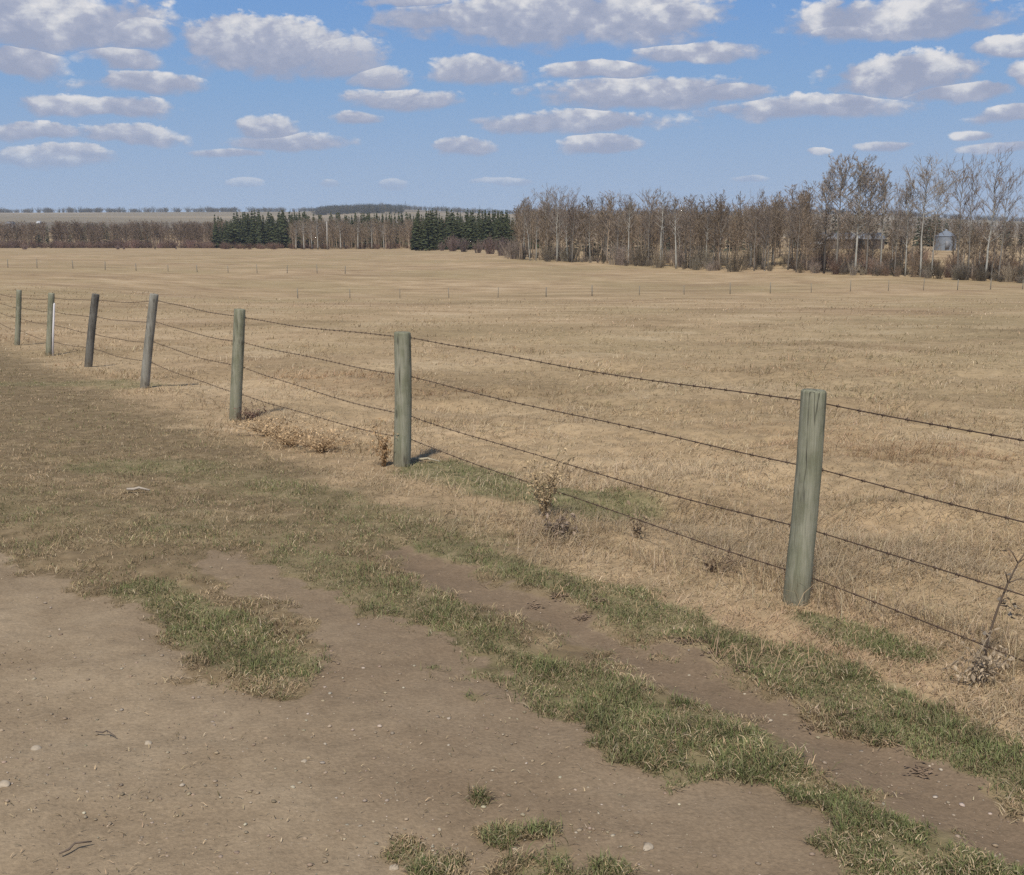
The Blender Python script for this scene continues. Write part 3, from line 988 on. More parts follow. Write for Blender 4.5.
def aspen(seed, first=.42, spread=.16, nb=30, sub=5, tw=4, up=.9, trunk_r=.011, twr=.0011, catkin=0, wob=.02, rise=.35, colr=(.17, .14, .12)):
    """unit-height bare tree: (trunk builder, crown builder)"""
    r = random.Random(seed)
    T, K = MB(), MB()
    m = 11
    pts = []; ox = oy = 0
    for i in range(m):
        t = i / (m - 1)
        ox += r.uniform(-wob, wob) * .5; oy += r.uniform(-wob, wob) * .5
        pts.append(np.array([ox * t, oy * t, t * .97]))
    pts[0][2] = -.02
    rad = [trunk_r * (1.12 if i == 0 else (1 - .85 * (i / (m - 1)))) for i in range(m)]
    T.tube(pts, rad, 7, col=(.5, .48, .42))
    pts = np.array(pts)

    def at(t):
        q = t * (m - 1); i = min(int(q), m - 2)
        return pts[i] + (pts[i + 1] - pts[i]) * (q - i)
    for b in range(nb):
        f = (b + r.random()) / nb
        t = first + (1 - first) * f ** .85
        base = at(min(t, .99))
        az = b * 2.4 + r.uniform(-.5, .5)
        prof_ = math.sin(PI * (.18 + .72 * f)) ** .7
        Lb = spread * prof_ * r.uniform(.7, 1.35) * 1.5
        el = rise + (1.15 - rise) * f * up + r.uniform(-.2, .2)
        d = np.array([math.cos(az) * math.cos(el), math.sin(az) * math.cos(el), math.sin(el)])
        bp = [base]
        for s_ in range(3):
            d = d + np.array([r.uniform(-.16, .16), r.uniform(-.16, .16), .12]); d /= np.linalg.norm(d)
            bp.append(bp[-1] + d * Lb / 3)
        br = trunk_r * .30 * (1.1 - f * .7)
        T.tube(bp, [br, br * .75, br * .5, br * .25], 4, False, col=(.42, .39, .33))
        for s_ in range(sub):
            i = r.randint(1, 3); q0 = bp[i] + (bp[i - 1] - bp[i]) * r.random()
            dv = d + np.array([r.uniform(-1, 1), r.uniform(-1, 1), r.uniform(-.3, .7)]) * .9; dv /= np.linalg.norm(dv)
            Ls = Lb * r.uniform(.25, .5)
            q1 = q0 + dv * Ls
            cc = np.array(colr) * r.uniform(.75, 1.25)
            K.tube([q0, (q0 + q1) / 2 + np.array([0, 0, Ls * .06]), q1], [twr * 1.7, twr * 1.4, twr], 3, False, col=cc)
            for w_ in range(tw):
                e0 = q0 + (q1 - q0) * r.uniform(.3, 1)
                dw = dv + np.array([r.uniform(-1, 1), r.uniform(-1, 1), r.uniform(-.5, .8)]); dw /= np.linalg.norm(dw)
                e1 = e0 + dw * Ls * r.uniform(.3, .6)
                K.tube([e0, e1], [twr, twr * .6], 3, False, col=cc * r.uniform(.8, 1.2))
                for c_ in range(catkin):
                    p = e0 + (e1 - e0) * r.random() + np.array([r.uniform(-1, 1), r.uniform(-1, 1), r.uniform(-1, 1)]) * .004
                    s1 = r.uniform(.0012, .0030)
                    a = r.uniform(0, 6.3)
                    h1 = np.array([math.cos(a), math.sin(a), r.uniform(-.6, .6)]) * s1
                    K.add([p - h1, p + h1, p + np.array([0, 0, -s1 * 2.4]) + h1 * .2], (), [(0, 1, 2)], cc * r.uniform(.7, 1.5))
    return T, K


def shrub(seed, colr, n=46, sub=6, twr=.006):
    """unit-height many-stemmed bare bush"""
    r = random.Random(seed); K = MB()
    for b in range(n):
        az = r.uniform(0, 2 * PI); sp = r.uniform(.05, .75); hh = r.uniform(.55, 1.0) * (1 - .35 * sp)
        p0 = np.array([math.cos(az), math.sin(az), 0]) * sp * .35; p0[2] = -.02
        p2 = np.array([math.cos(az) * sp, math.sin(az) * sp, hh])
        p1 = (p0 + p2) / 2 + np.array([0, 0, .1 * hh])
        cc = np.array(colr) * r.uniform(.7, 1.3)
        K.tube([p0, p1, p2], [twr * 1.6, twr * 1.2, twr * .6], 3, False, col=cc)
        for s_ in range(sub):
            t = r.uniform(.25, 1)
            q = p0 * (1 - t) ** 2 + 2 * p1 * t * (1 - t) + p2 * t * t
            d = np.array([r.uniform(-1, 1), r.uniform(-1, 1), r.uniform(.1, 1.2)]) * r.uniform(.06, .2)
            K.tube([q, q + d], [twr * .9, twr * .5], 3, False, col=cc * r.uniform(.8, 1.25))
    return K


def spruce(seed, colr=(.048, .055, .026), wid=.17, whorls=24, dens=10):
    r = random.Random(seed)
    T, K = MB(), MB()
    T.tube([(0, 0, -.02), (0, 0, .5), (0, 0, .98)], [.014, .009, .002], 6, col=(.2, .16, .12))
    for w_ in range(whorls):
        t = (w_ + r.random() * .6) / whorls
        z = .07 + .92 * t
        R = wid * (1 - t) ** .8 * r.uniform(.75, 1.15) + .008
        for b in range(dens):
            az = r.uniform(0, 2 * PI)
            Rb = R * r.uniform(.6, 1.15)
            d = np.array([math.cos(az), math.sin(az), 0]); s_ = np.array([-math.sin(az), math.cos(az), 0])
            z0 = z + r.uniform(-.012, .012)
            droop = Rb * r.uniform(.15, .55)
            cc = np.array(colr) * r.uniform(.6, 1.55)
            w1 = Rb * r.uniform(.25, .42) + .006
            a = np.array([0, 0, z0]); mm = d * Rb * .6 + np.array([0, 0, z0 - droop * .4]); e = d * Rb + np.array([0, 0, z0 - droop])
            K.add([a, mm + s_ * w1 - [0, 0, .012], mm + [0, 0, .014], mm - s_ * w1 - [0, 0, .012], e], [], [(0, 1, 2), (0, 2, 3), (1, 4, 2), (2, 4, 3)], cc)
            for k in range(2):
                q = a + (e - a) * r.uniform(.35, 1.0); s2 = Rb * .22 + .004
                v = np.array([r.uniform(-1, 1), r.uniform(-1, 1), r.uniform(-1.4, -.2)]) * s2
                u_ = np.array([r.uniform(-1, 1), r.uniform(-1, 1), 0]) * s2 * .6
                K.add([q - u_, q + u_, q + v], (), [(0, 1, 2)], cc * r.uniform(.7, 1.2))
    return T, K


def joined(parts):
    """parts: list of ((V,Q,T,K), scale(3), rz, loc, colour multiplier)"""
    Vs, Qs, Ts, Ks = [], [], [], []; n = 0
    for (V_, Q_, T_, K_), sc, rz, loc, cm in parts:
        c, s = math.cos(rz), math.sin(rz)
        v = V_ * np.asarray(sc)
        v = np.stack([v[:, 0] * c - v[:, 1] * s, v[:, 0] * s + v[:, 1] * c, v[:, 2]], 1) + np.asarray(loc)
        Vs.append(v); Qs.append(Q_ + n); Ts.append(T_ + n); Ks.append(K_ * cm); n += len(v)
    return np.vstack(Vs), np.vstack(Qs), np.vstack(Ts), np.vstack(Ks)


def as_mesh(name, parts):
    V_, Q_, T_, K_ = joined(parts)
    return mesh_np(name, V_, Q_ if len(Q_) else None, T_ if len(T_) else None, K_, False)


# kinds of tree, built once
KIND = {}
for key, kw in dict(
        tall=dict(seed=1, first=.40, spread=.15, nb=40, sub=6, tw=4, catkin=9, colr=(.31, .255, .205)),
        tall2=dict(seed=2, first=.34, spread=.135, nb=44, sub=6, tw=4, catkin=8, colr=(.295, .245, .195)),
        umbrella=dict(seed=3, first=.60, spread=.22, nb=26, sub=6, tw=4, catkin=4, colr=(.32, .27, .22), wob=.03, rise=.3),
        open_=dict(seed=4, first=.38, spread=.19, nb=24, sub=5, tw=4, catkin=2, colr=(.265, .21, .165), rise=.55, wob=.03),
        open2=dict(seed=5, first=.32, spread=.21, nb=22, sub=5, tw=4, catkin=2, colr=(.255, .20, .16), rise=.6, wob=.035),
        slim=dict(seed=6, first=.45, spread=.10, nb=26, sub=4, tw=3, catkin=1, colr=(.24, .195, .16), rise=.6),
        slim2=dict(seed=8, first=.5, spread=.12, nb=22, sub=5, tw=3, catkin=1, colr=(.23, .185, .15), rise=.5, wob=.04)).items():
    T, K = aspen(**kw)
    KIND[key] = (T.mesh('trunk'), K.mesh('crown', False))


def tree(kind, X, Yb, Ytop, D, label, cat='tree', name='aspen_tree', group=None, bark='bark', wide=1.0, rz=None, lean=0.0, r_scale=1.0):
    xx = x_at(D, X, Yb); z0 = hz(xx, D)
    Hh = (z_at(D, Ytop) - z0) * .90
    root = empty(name, (xx, D, z0), random.uniform(0, 6.28) if rz is None else rz)
    if lean: root.rotation_euler = (0, lean, 0)
    tm, cm = KIND[kind]
    t = link('trunk', tm, None, root); c = link('crown', cm, None, root)
    if not tm.materials: tm.materials.append(M[bark])
    if not cm.materials: cm.materials.append(M['twig'])
    if t.material_slots[0].material != M[bark]:
        t.material_slots[0].link = 'OBJECT'; t.material_slots[0].material = M[bark]
    for q in (t, c):
        q.scale = (Hh * wide, Hh * wide, Hh)
    return tag(root, label, cat, group)


def edgeD(X):
    return float(np.interp(X, [480, 520, 700, 830, 1024, 1100], [235, 208, 178, 151, 134, 128]))


FEAT = [
    ('slim2', 530, 262, 205, 'pale leaning aspen at the left tip of the right wood', .9, 'bark', -.06),
    ('slim', 536, 263, 212, 'short white aspen just behind the leftmost leaning one', .9, 'bark', .03),
    ('open_', 557, 261, 192, 'tall aspen with bright white straight trunk near the wood end', 1.1, 'bark', 0),
    ('open2', 572, 262, 194, 'wide open crowned aspen right of the white trunk', 1.0, 'bark_grey', 0),
    ('slim2', 617, 266, 192, 'thin grey aspen rising above the left wood', 1.0, 'bark_grey', 0),
    ('slim', 628, 267, 189, 'slender pale aspen with bright lower trunk', 1.0, 'bark', .02),
    ('open_', 648, 268, 193, 'open crowned aspen in the middle of the wood', .8, 'bark_grey', 0),
    ('slim2', 660, 269, 188, 'highest slender aspen of the middle wood', 1.1, 'bark', 0),
    ('slim', 676, 270, 190, 'pale slender aspen beside the highest middle one', 1.2, 'bark', -.03),
    ('slim2', 690, 271, 196, 'grey slim aspen at the end of the middle cluster', 1.0, 'bark_grey', 0),
    ('slim', 719, 272, 208, 'short white trunk aspen in the brushy middle wood', 1.0, 'bark', .02),
    ('open2', 754, 273, 196, 'round topped bare tree poking above the brush', .8, 'bark_grey', 0),
    ('slim2', 768, 273, 208, 'low thin aspen left of the tall grove', 1.0, 'bark_grey', 0),
    ('open_', 796, 274, 192, 'fuzzy bare tree left of the tall grove', .75, 'bark_grey', 0),
    ('tall2', 824, 274, 170, 'dark trunked tree at the left of the tall grove', .95, 'bark_dark', 0),
    ('tall', 836, 275, 154, 'tallest fuzzy aspen on the left of the grove', .95, 'bark_grey', 0),
    ('tall2', 855, 275, 155, 'tall fuzzy aspen second in the grove', 1.0, 'bark', 0),
    ('tall', 866, 276, 166, 'fuzzy aspen in the middle of the grove', .9, 'bark_grey', 0),
    ('tall2', 880, 276, 168, 'pale trunk fuzzy aspen at the right of the grove', .85, 'bark', 0),
    ('open_', 894, 277, 185, 'small open aspen right of the tall grove', .7, 'bark_grey', 0),
    ('tall2', 905, 277, 178, 'narrow fuzzy aspen with white lower trunk', .8, 'bark', 0),
    ('umbrella', 920, 278, 168, 'umbrella topped aspen with bright white bare trunk', 1.0, 'bark', 0),
    ('umbrella', 931, 278, 180, 'smaller umbrella topped aspen beside the bright trunk', .75, 'bark', .03),
    ('open_', 957, 280, 164, 'open aspen left of the grain bin gap pair', .95, 'bark_grey', -.02),
    ('open2', 968, 281, 165, 'spreading aspen right of the grain bin', .7, 'bark_grey', 0),
    ('open2', 985, 282, 160, 'tall wide branching pale aspen near the right edge', .95, 'bark', .02),
    ('open_', 998, 283, 172, 'grey branching aspen second from the right edge', .8, 'bark_grey', .03),
    ('open2', 1022, 285, 204, 'short bushy bare tree at the right edge', .9, 'bark_grey', 0),
]
for i, (k, X, Yb, Yt, lab, wd_, bk, ln) in enumerate(FEAT):
    tree(k, X, Yb, Yt, edgeD(X) + random.uniform(1.5, 6), lab, wide=wd_ * 1.05, bark=bk, lean=ln)

# thin young trees along the wood edge, one kind, nothing tells them apart
for i in range(70):
    X = random.uniform(522, 1085)
    while 932 < X < 958: X = random.uniform(522, 1085)
    D = edgeD(X) + random.uniform(2, 26)
    yb = 0
    xx = x_at(D, X, 270)
    hpx = random.uniform(38, 62) if X < 800 else random.uniform(22, 58)
    Yb = HOR + 30
    z0 = hz(xx, D)
    Hh = hpx * D / F
    root = empty('young_aspen', (xx, D, z0), random.uniform(0, 6.28))
    tm, cm = KIND[random.choice(['slim', 'slim2', 'open_', 'open2'])]
    t = link('trunk', tm, None, root); c = link('crown', cm, None, root)
    bk = random.choice(['bark', 'bark_grey', 'bark_grey', 'bark_dark'])
    t.material_slots[0].link = 'OBJECT'; t.material_slots[0].material = M[bk]
    for q in (t, c): q.scale = (Hh * 1.1, Hh * 1.1, Hh)
    tag(root, 'thin young bare tree in the edge of the right wood', 'tree', 'young bare trees along the wood edge')

# --- bare wood on the right as one mass behind those
WOODV = []
for sd, cl, fr in [(31, (.225, .168, .115), .3), (32, (.20, .147, .10), .25), (33, (.24, .185, .13), .35), (34, (.19, .142, .096), .2)]:
    T, K = aspen(seed=sd, first=fr, spread=.15, nb=24, sub=4, tw=3, catkin=0, twr=.0022, colr=cl, rise=.6, wob=.03, trunk_r=.009)
    a = T.arrays(); b = K.arrays()
    a = (a[0], a[1], a[2], np.tile(np.array(cl) * 1.5, (len(a[0]), 1)))
    WOODV.append(joined([(a, (1, 1, 1), 0, (0, 0, 0), 1), (b, (1, 1, 1), 0, (0, 0, 0), 1)]))
SHV = [shrub(s_, c_).arrays() for s_, c_ in [(41, (.185, .142, .112)), (42, (.20, .145, .118)), (43, (.17, .135, .10)), (44, (.22, .165, .118))]]
parts = []
for i in range(330):
    X = random.uniform(515, 830) if random.random() < .8 else random.uniform(830, 1120)
    right = X > 806
    D = edgeD(X) + random.uniform(4, 62 if not right else 20)
    xx = x_at(D, X, 262)
    if 936 < X < 954: continue
    Hh = random.uniform(7.5, 12.0) * (1 - .12 * right)
    if right: Hh *= random.uniform(.45, .75)
    if random.random() < .6 and 515 < X < 800: Hh *= .85
    parts.append((random.choice(WOODV), (Hh * 1.15, Hh * 1.15, Hh), random.uniform(0, 6.28), (xx, D, hz(xx, D)), random.uniform(.75, 1.35)))
tag(link('bare_woodland', as_mesh('bare_woodland', parts), M['wood']), 'dense grey brown bare wood right of centre behind the edge trees', 'wood', kind='stuff')
parts = []
for i in range(230):
    X = random.uniform(505, 1110)
    D = edgeD(X) + random.uniform(.5, 22 if X < 810 else 9)
    xx = x_at(D, X, 268)
    if 934 < X < 956 and random.random() < .35: continue
    Hh = (random.uniform(.8, 2.2) if random.random() < .6 else random.uniform(2.5, 5)) if X < 810 else random.uniform(.8, 2.6)
    parts.append((random.choice(SHV), (Hh * .8, Hh * .8, Hh), random.uniform(0, 6.28), (xx, D, hz(xx, D)), np.array([.97, 1.05, 1.03]) * random.uniform(.5, 1.7)))
for i in range(150):
    X = random.uniform(795, 1120)
    D = edgeD(X) + random.uniform(1, 30)
    xx = x_at(D, X, 268)
    Hh = random.uniform(1.2, 3.4) * (.75 if 928 < X < 962 else 1)
    parts.append((random.choice(SHV), (Hh * .8, Hh * .8, Hh), random.uniform(0, 6.28), (xx, D, hz(xx, D)), np.array([1.15, 1.05, .95]) * random.uniform(.7, 1.5)))
tag(link('undergrowth', as_mesh('undergrowth', parts), M['wood']), 'tangled brown brush at the foot of the right wood', 'brush', kind='stuff')

# --- spruces on the left, each a tree
SPR = []
for s_ in range(4):
    T, K = spruce(60 + s_, wid=.15 + .02 * (s_ % 3))
    SPR.append((T.mesh('trunk'), K.mesh('crown', False)))
    SPR[-1][0].materials.append(M['bark_dark']); SPR[-1][1].materials.append(M['needles'])


def spruce_tree(X, Yt, D, label, group, wide=1.0):
    xx = x_at(D, X, 247); z0 = hz(xx, D); Hh = z_at(D, Yt) - z0
    root = empty('spruce_tree', (xx, D, z0), random.uniform(0, 6.28))
    tm, cm = random.choice(SPR)
    for nm, me in (('trunk', tm), ('crown', cm)):
        o = link(nm, me, None, root); o.scale = (Hh * wide, Hh * wide, Hh)
    tag(root, label, 'tree', group)


for i in range(84):
    X = 216 + 94 * ((i + random.random()) / 84) ** 1.1
    spruce_tree(X, random.uniform(210, 222) - (1 if X > 235 else -3), random.uniform(425, 480), 'dark spruce in the compact dark green stand left of centre', 'spruces of the left stand', random.uniform(.9, 1.35))
for i in range(84):
    X = 412 + 126 * ((i + random.random()) / 84) ** .9
    spruce_tree(X, random.uniform(207, 221), random.uniform(330, 385), 'dark spruce in the row rising behind pinkish bushes near the centre', 'spruces of the centre row', random.uniform(.9, 1.3))
for X, Yt in [(307, 213), (314, 216), (322, 214), (331, 216), (340, 212), (347, 215), (356, 214), (362, 213), (375, 213), (392, 214), (402, 212), (411, 214), (418, 210)] + [(random.uniform(298, 428), random.uniform(211, 217)) for _ in range(70)]:
    spruce_tree(X, Yt, random.uniform(440, 480), 'dark spruce showing above the grey bare wood between the two stands', 'spruces within the bare wood', 1.0)

# --- bare woods far left and centre
parts = []
for i in range(420):
    X = random.uniform(-60, 225)
    D = random.uniform(428, 490)
    xx = x_at(D, X, 247)
    Hh = (z_at(D, 224.5) - hz(xx, D)) * random.uniform(.72, 1.1)
    parts.append((random.choice(WOODV), (Hh * 1.5, Hh * 1.5, Hh), random.uniform(0, 6.28), (xx, D, hz(xx, D)), np.array([.95, .92, .95]) * random.uniform(.7, 1.2)))
OLS = [spruce(200 + q, (.085, .085, .05), .13, 14, 6)[1].arrays() for q in range(5)]
for i in range(60):
    X = random.uniform(30, 150) if random.random() < .8 else random.uniform(-40, 215)
    D = random.uniform(450, 490)
    xx = x_at(D, X, 247); Hh = (z_at(D, 223) - hz(xx, D)) * random.uniform(.85, 1.05)
    parts.append((OLS[i % 5], (Hh * 1.2, Hh * 1.2, Hh), random.uniform(0, 6.28), (xx, D, hz(xx, D)), random.uniform(.8, 1.3)))
for i in range(150):
    X = random.uniform(-60, 230); D = random.uniform(424, 436)
    xx = x_at(D, X, 247); Hh = random.uniform(1.6, 4.2)
    parts.append((random.choice(SHV), (Hh * 1.1, Hh * 1.1, Hh), random.uniform(0, 6.28), (xx, D, hz(xx, D)), np.array([1.15, .98, 1.0]) * random.uniform(.7, 1.2)))
tag(link('bare_woodland', as_mesh('bare_woodland', parts), M['wood']), 'far purple brown wood along the left end of the field', 'wood', kind='stuff')
parts = []
for i in range(270):
    X = random.uniform(292, 450)
    D = random.uniform(392, 450)
    xx = x_at(D, X, 248)
    Hh = (z_at(D, 223) - hz(xx, D)) * random.uniform(.62, 1.12)
    parts.append((random.choice(WOODV), (Hh * 1.3, Hh * 1.3, Hh), random.uniform(0, 6.28), (xx, D, hz(xx, D)), random.uniform(.85, 1.5)))
for i in range(70):
    X = random.uniform(215, 440); D = random.uniform(388, 420)
    xx = x_at(D, X, 248); Hh = random.uniform(1.2, 3)
    parts.append((random.choice(SHV), (Hh * 1.1, Hh * 1.1, Hh), random.uniform(0, 6.28), (xx, D, hz(xx, D)), np.array([1.2, 1.0, .95]) * random.uniform(.6, 1.1)))
tag(link('bare_woodland', as_mesh('bare_woodland', parts), M['wood']), 'far grey brown bare wood between the two dark spruce stands', 'wood', kind='stuff')

# pale trunks at the front of that wood
for X, Yt in [(296, 218), (304, 214), (312, 222), (318, 216), (341, 216), (358, 213), (372, 219), (384, 222), (422, 226), (430, 228)]:
    D = random.uniform(380, 392)
    tree('slim2' if X % 2 else 'slim', X, 249, Yt, D, 'pale trunked bare tree at the front of the far centre wood', name='aspen_tree', group='pale trees of the far centre wood', wide=1.7)

# pinkish bushes in front of the centre spruces, each a bush
BUSH = []
for s_ in range(3):
    K = shrub(80 + s_, [(.21, .155, .13), (.24, .17, .145), (.18, .135, .12)][s_], 90, 8, .007)
    me = K.mesh('bare_bush', False); me.materials.append(M['wood']); BUSH.append(me)
for i, (X, Yb, hp, lab) in enumerate([(442, 250, 9, 'small pinkish bush at the left of the centre bushes'), (453, 250, 17, 'pinkish grey round bush below the spruces, left one'), (464, 251, 15, 'pinkish bush touching the left round bush'), (478, 252, 13, 'low pale bush in the gap between two round bushes'),
                                     (490, 254, 18, 'broad pinkish brown bush before the centre spruces'), (502, 255, 20, 'biggest round brown bush before the centre spruces'), (514, 258, 17, 'brown bush beside the wood tip'), (522, 260, 15, 'low brown bush at the foot of the wood tip')]):
    D = float(np.interp(X, [440, 525], [330, 214]))
    xx = x_at(D, X, Yb); me = BUSH[i % 3]
    o = link('bare_bush', me); o.location = (xx, D, hz(xx, D)); Hh = hp * D / F
    o.scale = (Hh * .75, Hh * .75, Hh); o.rotation_euler = (0, 0, i * 1.3)
    tag(o, lab, 'bush')
for X, Yb, hp, wd_, D, lab in [(25, 250, 5.5, 2.2, 372, 'reddish low bush on the far left field edge'), (118, 249, 4.5, 1.8, 380, 'dark low bush on the far field edge'), (124, 249, 3, 1.6, 382, 'small dark bush right of another on the far field edge'),
                             (155, 249, 3.5, .7, 385, 'tiny upright bush on the far field edge'), (176, 249, 3.2, .8, 386, 'tiny bush left of the dark spruce stand')]:
    xx = x_at(D, X, Yb)
    o = link('bare_bush', BUSH[int(X) % 3]); Hh = hp * D / F
    o.location = (xx, D, hz(xx, D)); o.scale = (Hh * wd_ * .6, Hh * .8, Hh)
    tag(o, lab, 'bush')

# --- dark wood on the rise behind the right side
parts = []
SPV = [spruce(90 + k, (.040, .046, .030), .17, 12, 6)[1].arrays() for k in range(4)]
for i in range(300):
    X = random.uniform(560, 1140)
    D = random.uniform(262, 330)
    xx = x_at(D, X, 246)
    top = float(np.interp(X, [540, 640, 760, 900, 1000, 1080], [216, 213, 211, 214, 221, 226]))
    z0 = hz(xx, D)
    Hh = (z_at(D, top) - z0) * random.uniform(.72, 1.06)
    if random.random() < .5:
        parts.append((random.choice(SPV), (Hh * 1.2, Hh * 1.2, Hh), random.uniform(0, 6.28), (xx, D, z0), random.uniform(.8, 1.6)))
    else:
        parts.append((random.choice(WOODV), (Hh * 1.4, Hh * 1.4, Hh), random.uniform(0, 6.28), (xx, D, z0), random.uniform(.6, .95)))
tag(link('mixed_woodland', as_mesh('mixed_woodland', parts), M['wood']), 'dark mixed wood on the rise behind the right hand aspens', 'wood', kind='stuff')

# --- tree belts on the far ridge
parts = []
for i in range(1500):
    X = random.uniform(-60, 1100)
    dens = .35 + .65 * float(vnoise(np.array([X / 28.]), np.array([3.3]), 5)[0])
    inb = 318 < X < 400
    if not inb and random.random() > dens: continue
    D = random.uniform(2350, 2480) if not inb else random.uniform(1900, 2480)
    xx = x_at(D, X, 212)
    Hh = random.uniform(7, 13)
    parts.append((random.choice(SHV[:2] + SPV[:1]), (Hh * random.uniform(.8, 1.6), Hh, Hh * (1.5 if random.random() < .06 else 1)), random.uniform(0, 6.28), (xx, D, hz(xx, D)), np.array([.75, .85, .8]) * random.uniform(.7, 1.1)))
for i in range(420):
    X = random.uniform(316, 402)
    D = random.uniform(1750, 2480)
    xx = x_at(D, X, 212)
    Hh = random.uniform(8, 14)
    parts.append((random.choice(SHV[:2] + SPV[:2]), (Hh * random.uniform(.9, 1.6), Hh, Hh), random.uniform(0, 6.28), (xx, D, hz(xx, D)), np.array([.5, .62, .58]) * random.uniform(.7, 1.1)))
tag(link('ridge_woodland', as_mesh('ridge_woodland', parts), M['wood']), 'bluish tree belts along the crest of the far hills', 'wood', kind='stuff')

# ------------------------------------------------------------------ buildings and pole
def ring(r, z, n, x=0, y=0): return [(x + r * math.cos(i * 2 * PI / n), y + r * math.sin(i * 2 * PI / n), z) for i in range(n)]


D = 206
xx = x_at(D, 945, 248); z0 = hz(xx, D)
root = empty('grain_bin', (xx, D, z0)); tag(root, 'grey steel grain bin with cone roof seen through the right hand trees', 'grain bin')
n = 40; R_ = 1.9; hb = 2.6
mb = MB(); Vv = []
nz = 33
for i in range(nz):
    z = -.1 + (hb + .1) * i / (nz - 1)
    Vv += ring(R_ + .02 * (i % 2), z, n)
mb.add(Vv, [(i * n + j, i * n + (j + 1) % n, (i + 1) * n + (j + 1) % n, (i + 1) * n + j) for i in range(nz - 1) for j in range(n)])
link('body', mb.mesh('body'), M['galv'], root)
mb = MB(); Vv = ring(R_ + .12, hb - .05, n) + ring(.28, hb + .95, n)
Vv = [(x * (1 + .012 * (k % 2)), y * (1 + .012 * (k % 2)), z) for k, (x, y, z) in enumerate(Vv)]
mb.add(Vv, [(j, (j + 1) % n, n + (j + 1) % n, n + j) for j in range(n)])
rf = link('roof', mb.mesh('roof', False), M['galv'], root)
mb = MB(); mb.tube([(0, 0, hb + .9), (0, 0, hb + 1.12), (0, 0, hb + 1.16)], [.3, .3, .2], 16); link('cap', mb.mesh('cap'), M['galv'], rf)
mb = MB(); mb.box((-.35, -R_ - .03, .95), (.75, .10, 1.5)); link('door', mb.mesh('door', False), M['roofm'], root)


def shed(X0, X1, Yb, D, wallh, rise, depth, wm, rm, label, name='shed', cat='shed', gable_front=False):
    xa, xb = x_at(D, X0, Yb), x_at(D, X1, Yb); w = xb - xa
    zz0 = min(hz(xa, D), hz(xb, D))
    root = empty(name, ((xa + xb) / 2, D + depth / 2, zz0)); tag(root, label, cat)
    mb = MB()
    hw, hd = w / 2, depth / 2
    V_ = [(-hw, -hd, -.5), (hw, -hd, -.5), (hw, hd, -.5), (-hw, hd, -.5), (-hw, -hd, wallh), (hw, -hd, wallh), (hw, hd, wallh), (-hw, hd, wallh), (-hw, 0, wallh + rise), (hw, 0, wallh + rise)]
    mb.add(V_, [(0, 1, 5, 4), (2, 3, 7, 6), (1, 2, 6, 5), (3, 0, 4, 7)], [(5, 6, 9), (7, 4, 8)])
    link('wall', mb.mesh('wall', False), M[wm], root)
    mb = MB(); o_ = .25; t_ = .09
    sl = rise / hd
    for sgn in (-1, 1):
        e = np.array([0, sgn * (hd + o_), wallh - sl * o_ + .03]); r0 = np.array([0, 0, wallh + rise + .03])
        a, b = np.array([-hw - o_, 0, 0]), np.array([hw + o_, 0, 0]); tv = np.array([0, 0, t_])
        V_ = [a + e, b + e, b + r0, a + r0, a + e + tv, b + e + tv, b + r0 + tv, a + r0 + tv]
        mb.add(V_, [(0, 1, 2, 3), (4, 5, 6, 7), (0, 1, 5, 4), (1, 2, 6, 5), (2, 3, 7, 6), (3, 0, 4, 7)])
    link('roof', mb.mesh('roof', False), M[rm], root)
    mb = MB(); mb.box((w * .18, -hd - .02, wallh * .42), (min(2.4, w * .25), .08, wallh * .84)); link('door', mb.mesh('door', False), M['dark'], root)
    mb = MB(); mb.box((-w * .22, -hd - .02, wallh * .6), (min(1.1, w * .2), .08, wallh * .28)); link('window', mb.mesh('window', False), M['dark'], root)
    return root


shed(826, 884, 250, 214, 1.9, 1.1, 6, 'walld', 'roofm', 'long low brown shed with grey roof behind the tall grove')
shed(811, 821, 251, 208, 1.3, .35, 2.2, 'wallw', 'wallw', 'small white hut left of the long low shed')
shed(6, 12, 226, 705, 2.4, 1.3, 5, 'wallw', 'roofm', 'far white farmhouse at the left edge above the trees', 'farmhouse', 'house')
shed(36.5, 39.5, 224, 720, 2.8, 1.0, 4, 'wallw', 'wallw', 'tiny white building right of the far farmhouse', 'farmhouse', 'house')

D = 372; xx = x_at(D, 327.5, 251); z0 = hz(xx, D)
hh = z_at(D, 222) - z0
mb = MB(); mb.tube([(0, 0, -.5), (0, 0, hh * .5), (.05, 0, hh)], [.2, .17, .13], 10)
root = empty('utility_pole', (xx, D, z0)); tag(root, 'single pale utility pole standing at the far field edge', 'pole')
link('shaft', mb.mesh('shaft'), M['polem'], root)
mb = MB(); mb.tube([(.05, 0, hh), (.05, 0, hh + .12), (.05, 0, hh + .2), (.05, 0, hh + .3)], [.03, .07, .09, .03], 8); link('insulator', mb.mesh('insulator'), M['wallw'], root)

# ------------------------------------------------------------------ haze
HAZE = True
if HAZE:
    mb = MB(); mb.box((0, 1500, (105 - 48) / 2), (9400, 11000, 105 + 48))
    me = mb.mesh('haze', False)
    hm = bpy.data.materials.new('haze'); hm.use_nodes = True
    nt = hm.node_tree; nt.nodes.clear()
    out = nt.nodes.new('ShaderNodeOutputMaterial'); pv = nt.nodes.new('ShaderNodeVolumePrincipled')
    pv.inputs['Color'].default_value = (.74, .85, 1.0, 1); pv.inputs['Density'].default_value = .00011
    pv.inputs['Anisotropy'].default_value = 0.0
    nt.links.new(pv.outputs[0], out.inputs['Volume'])
    tag(link('haze', me, hm), 'thin pale spring haze over the fields', 'haze', kind='stuff')

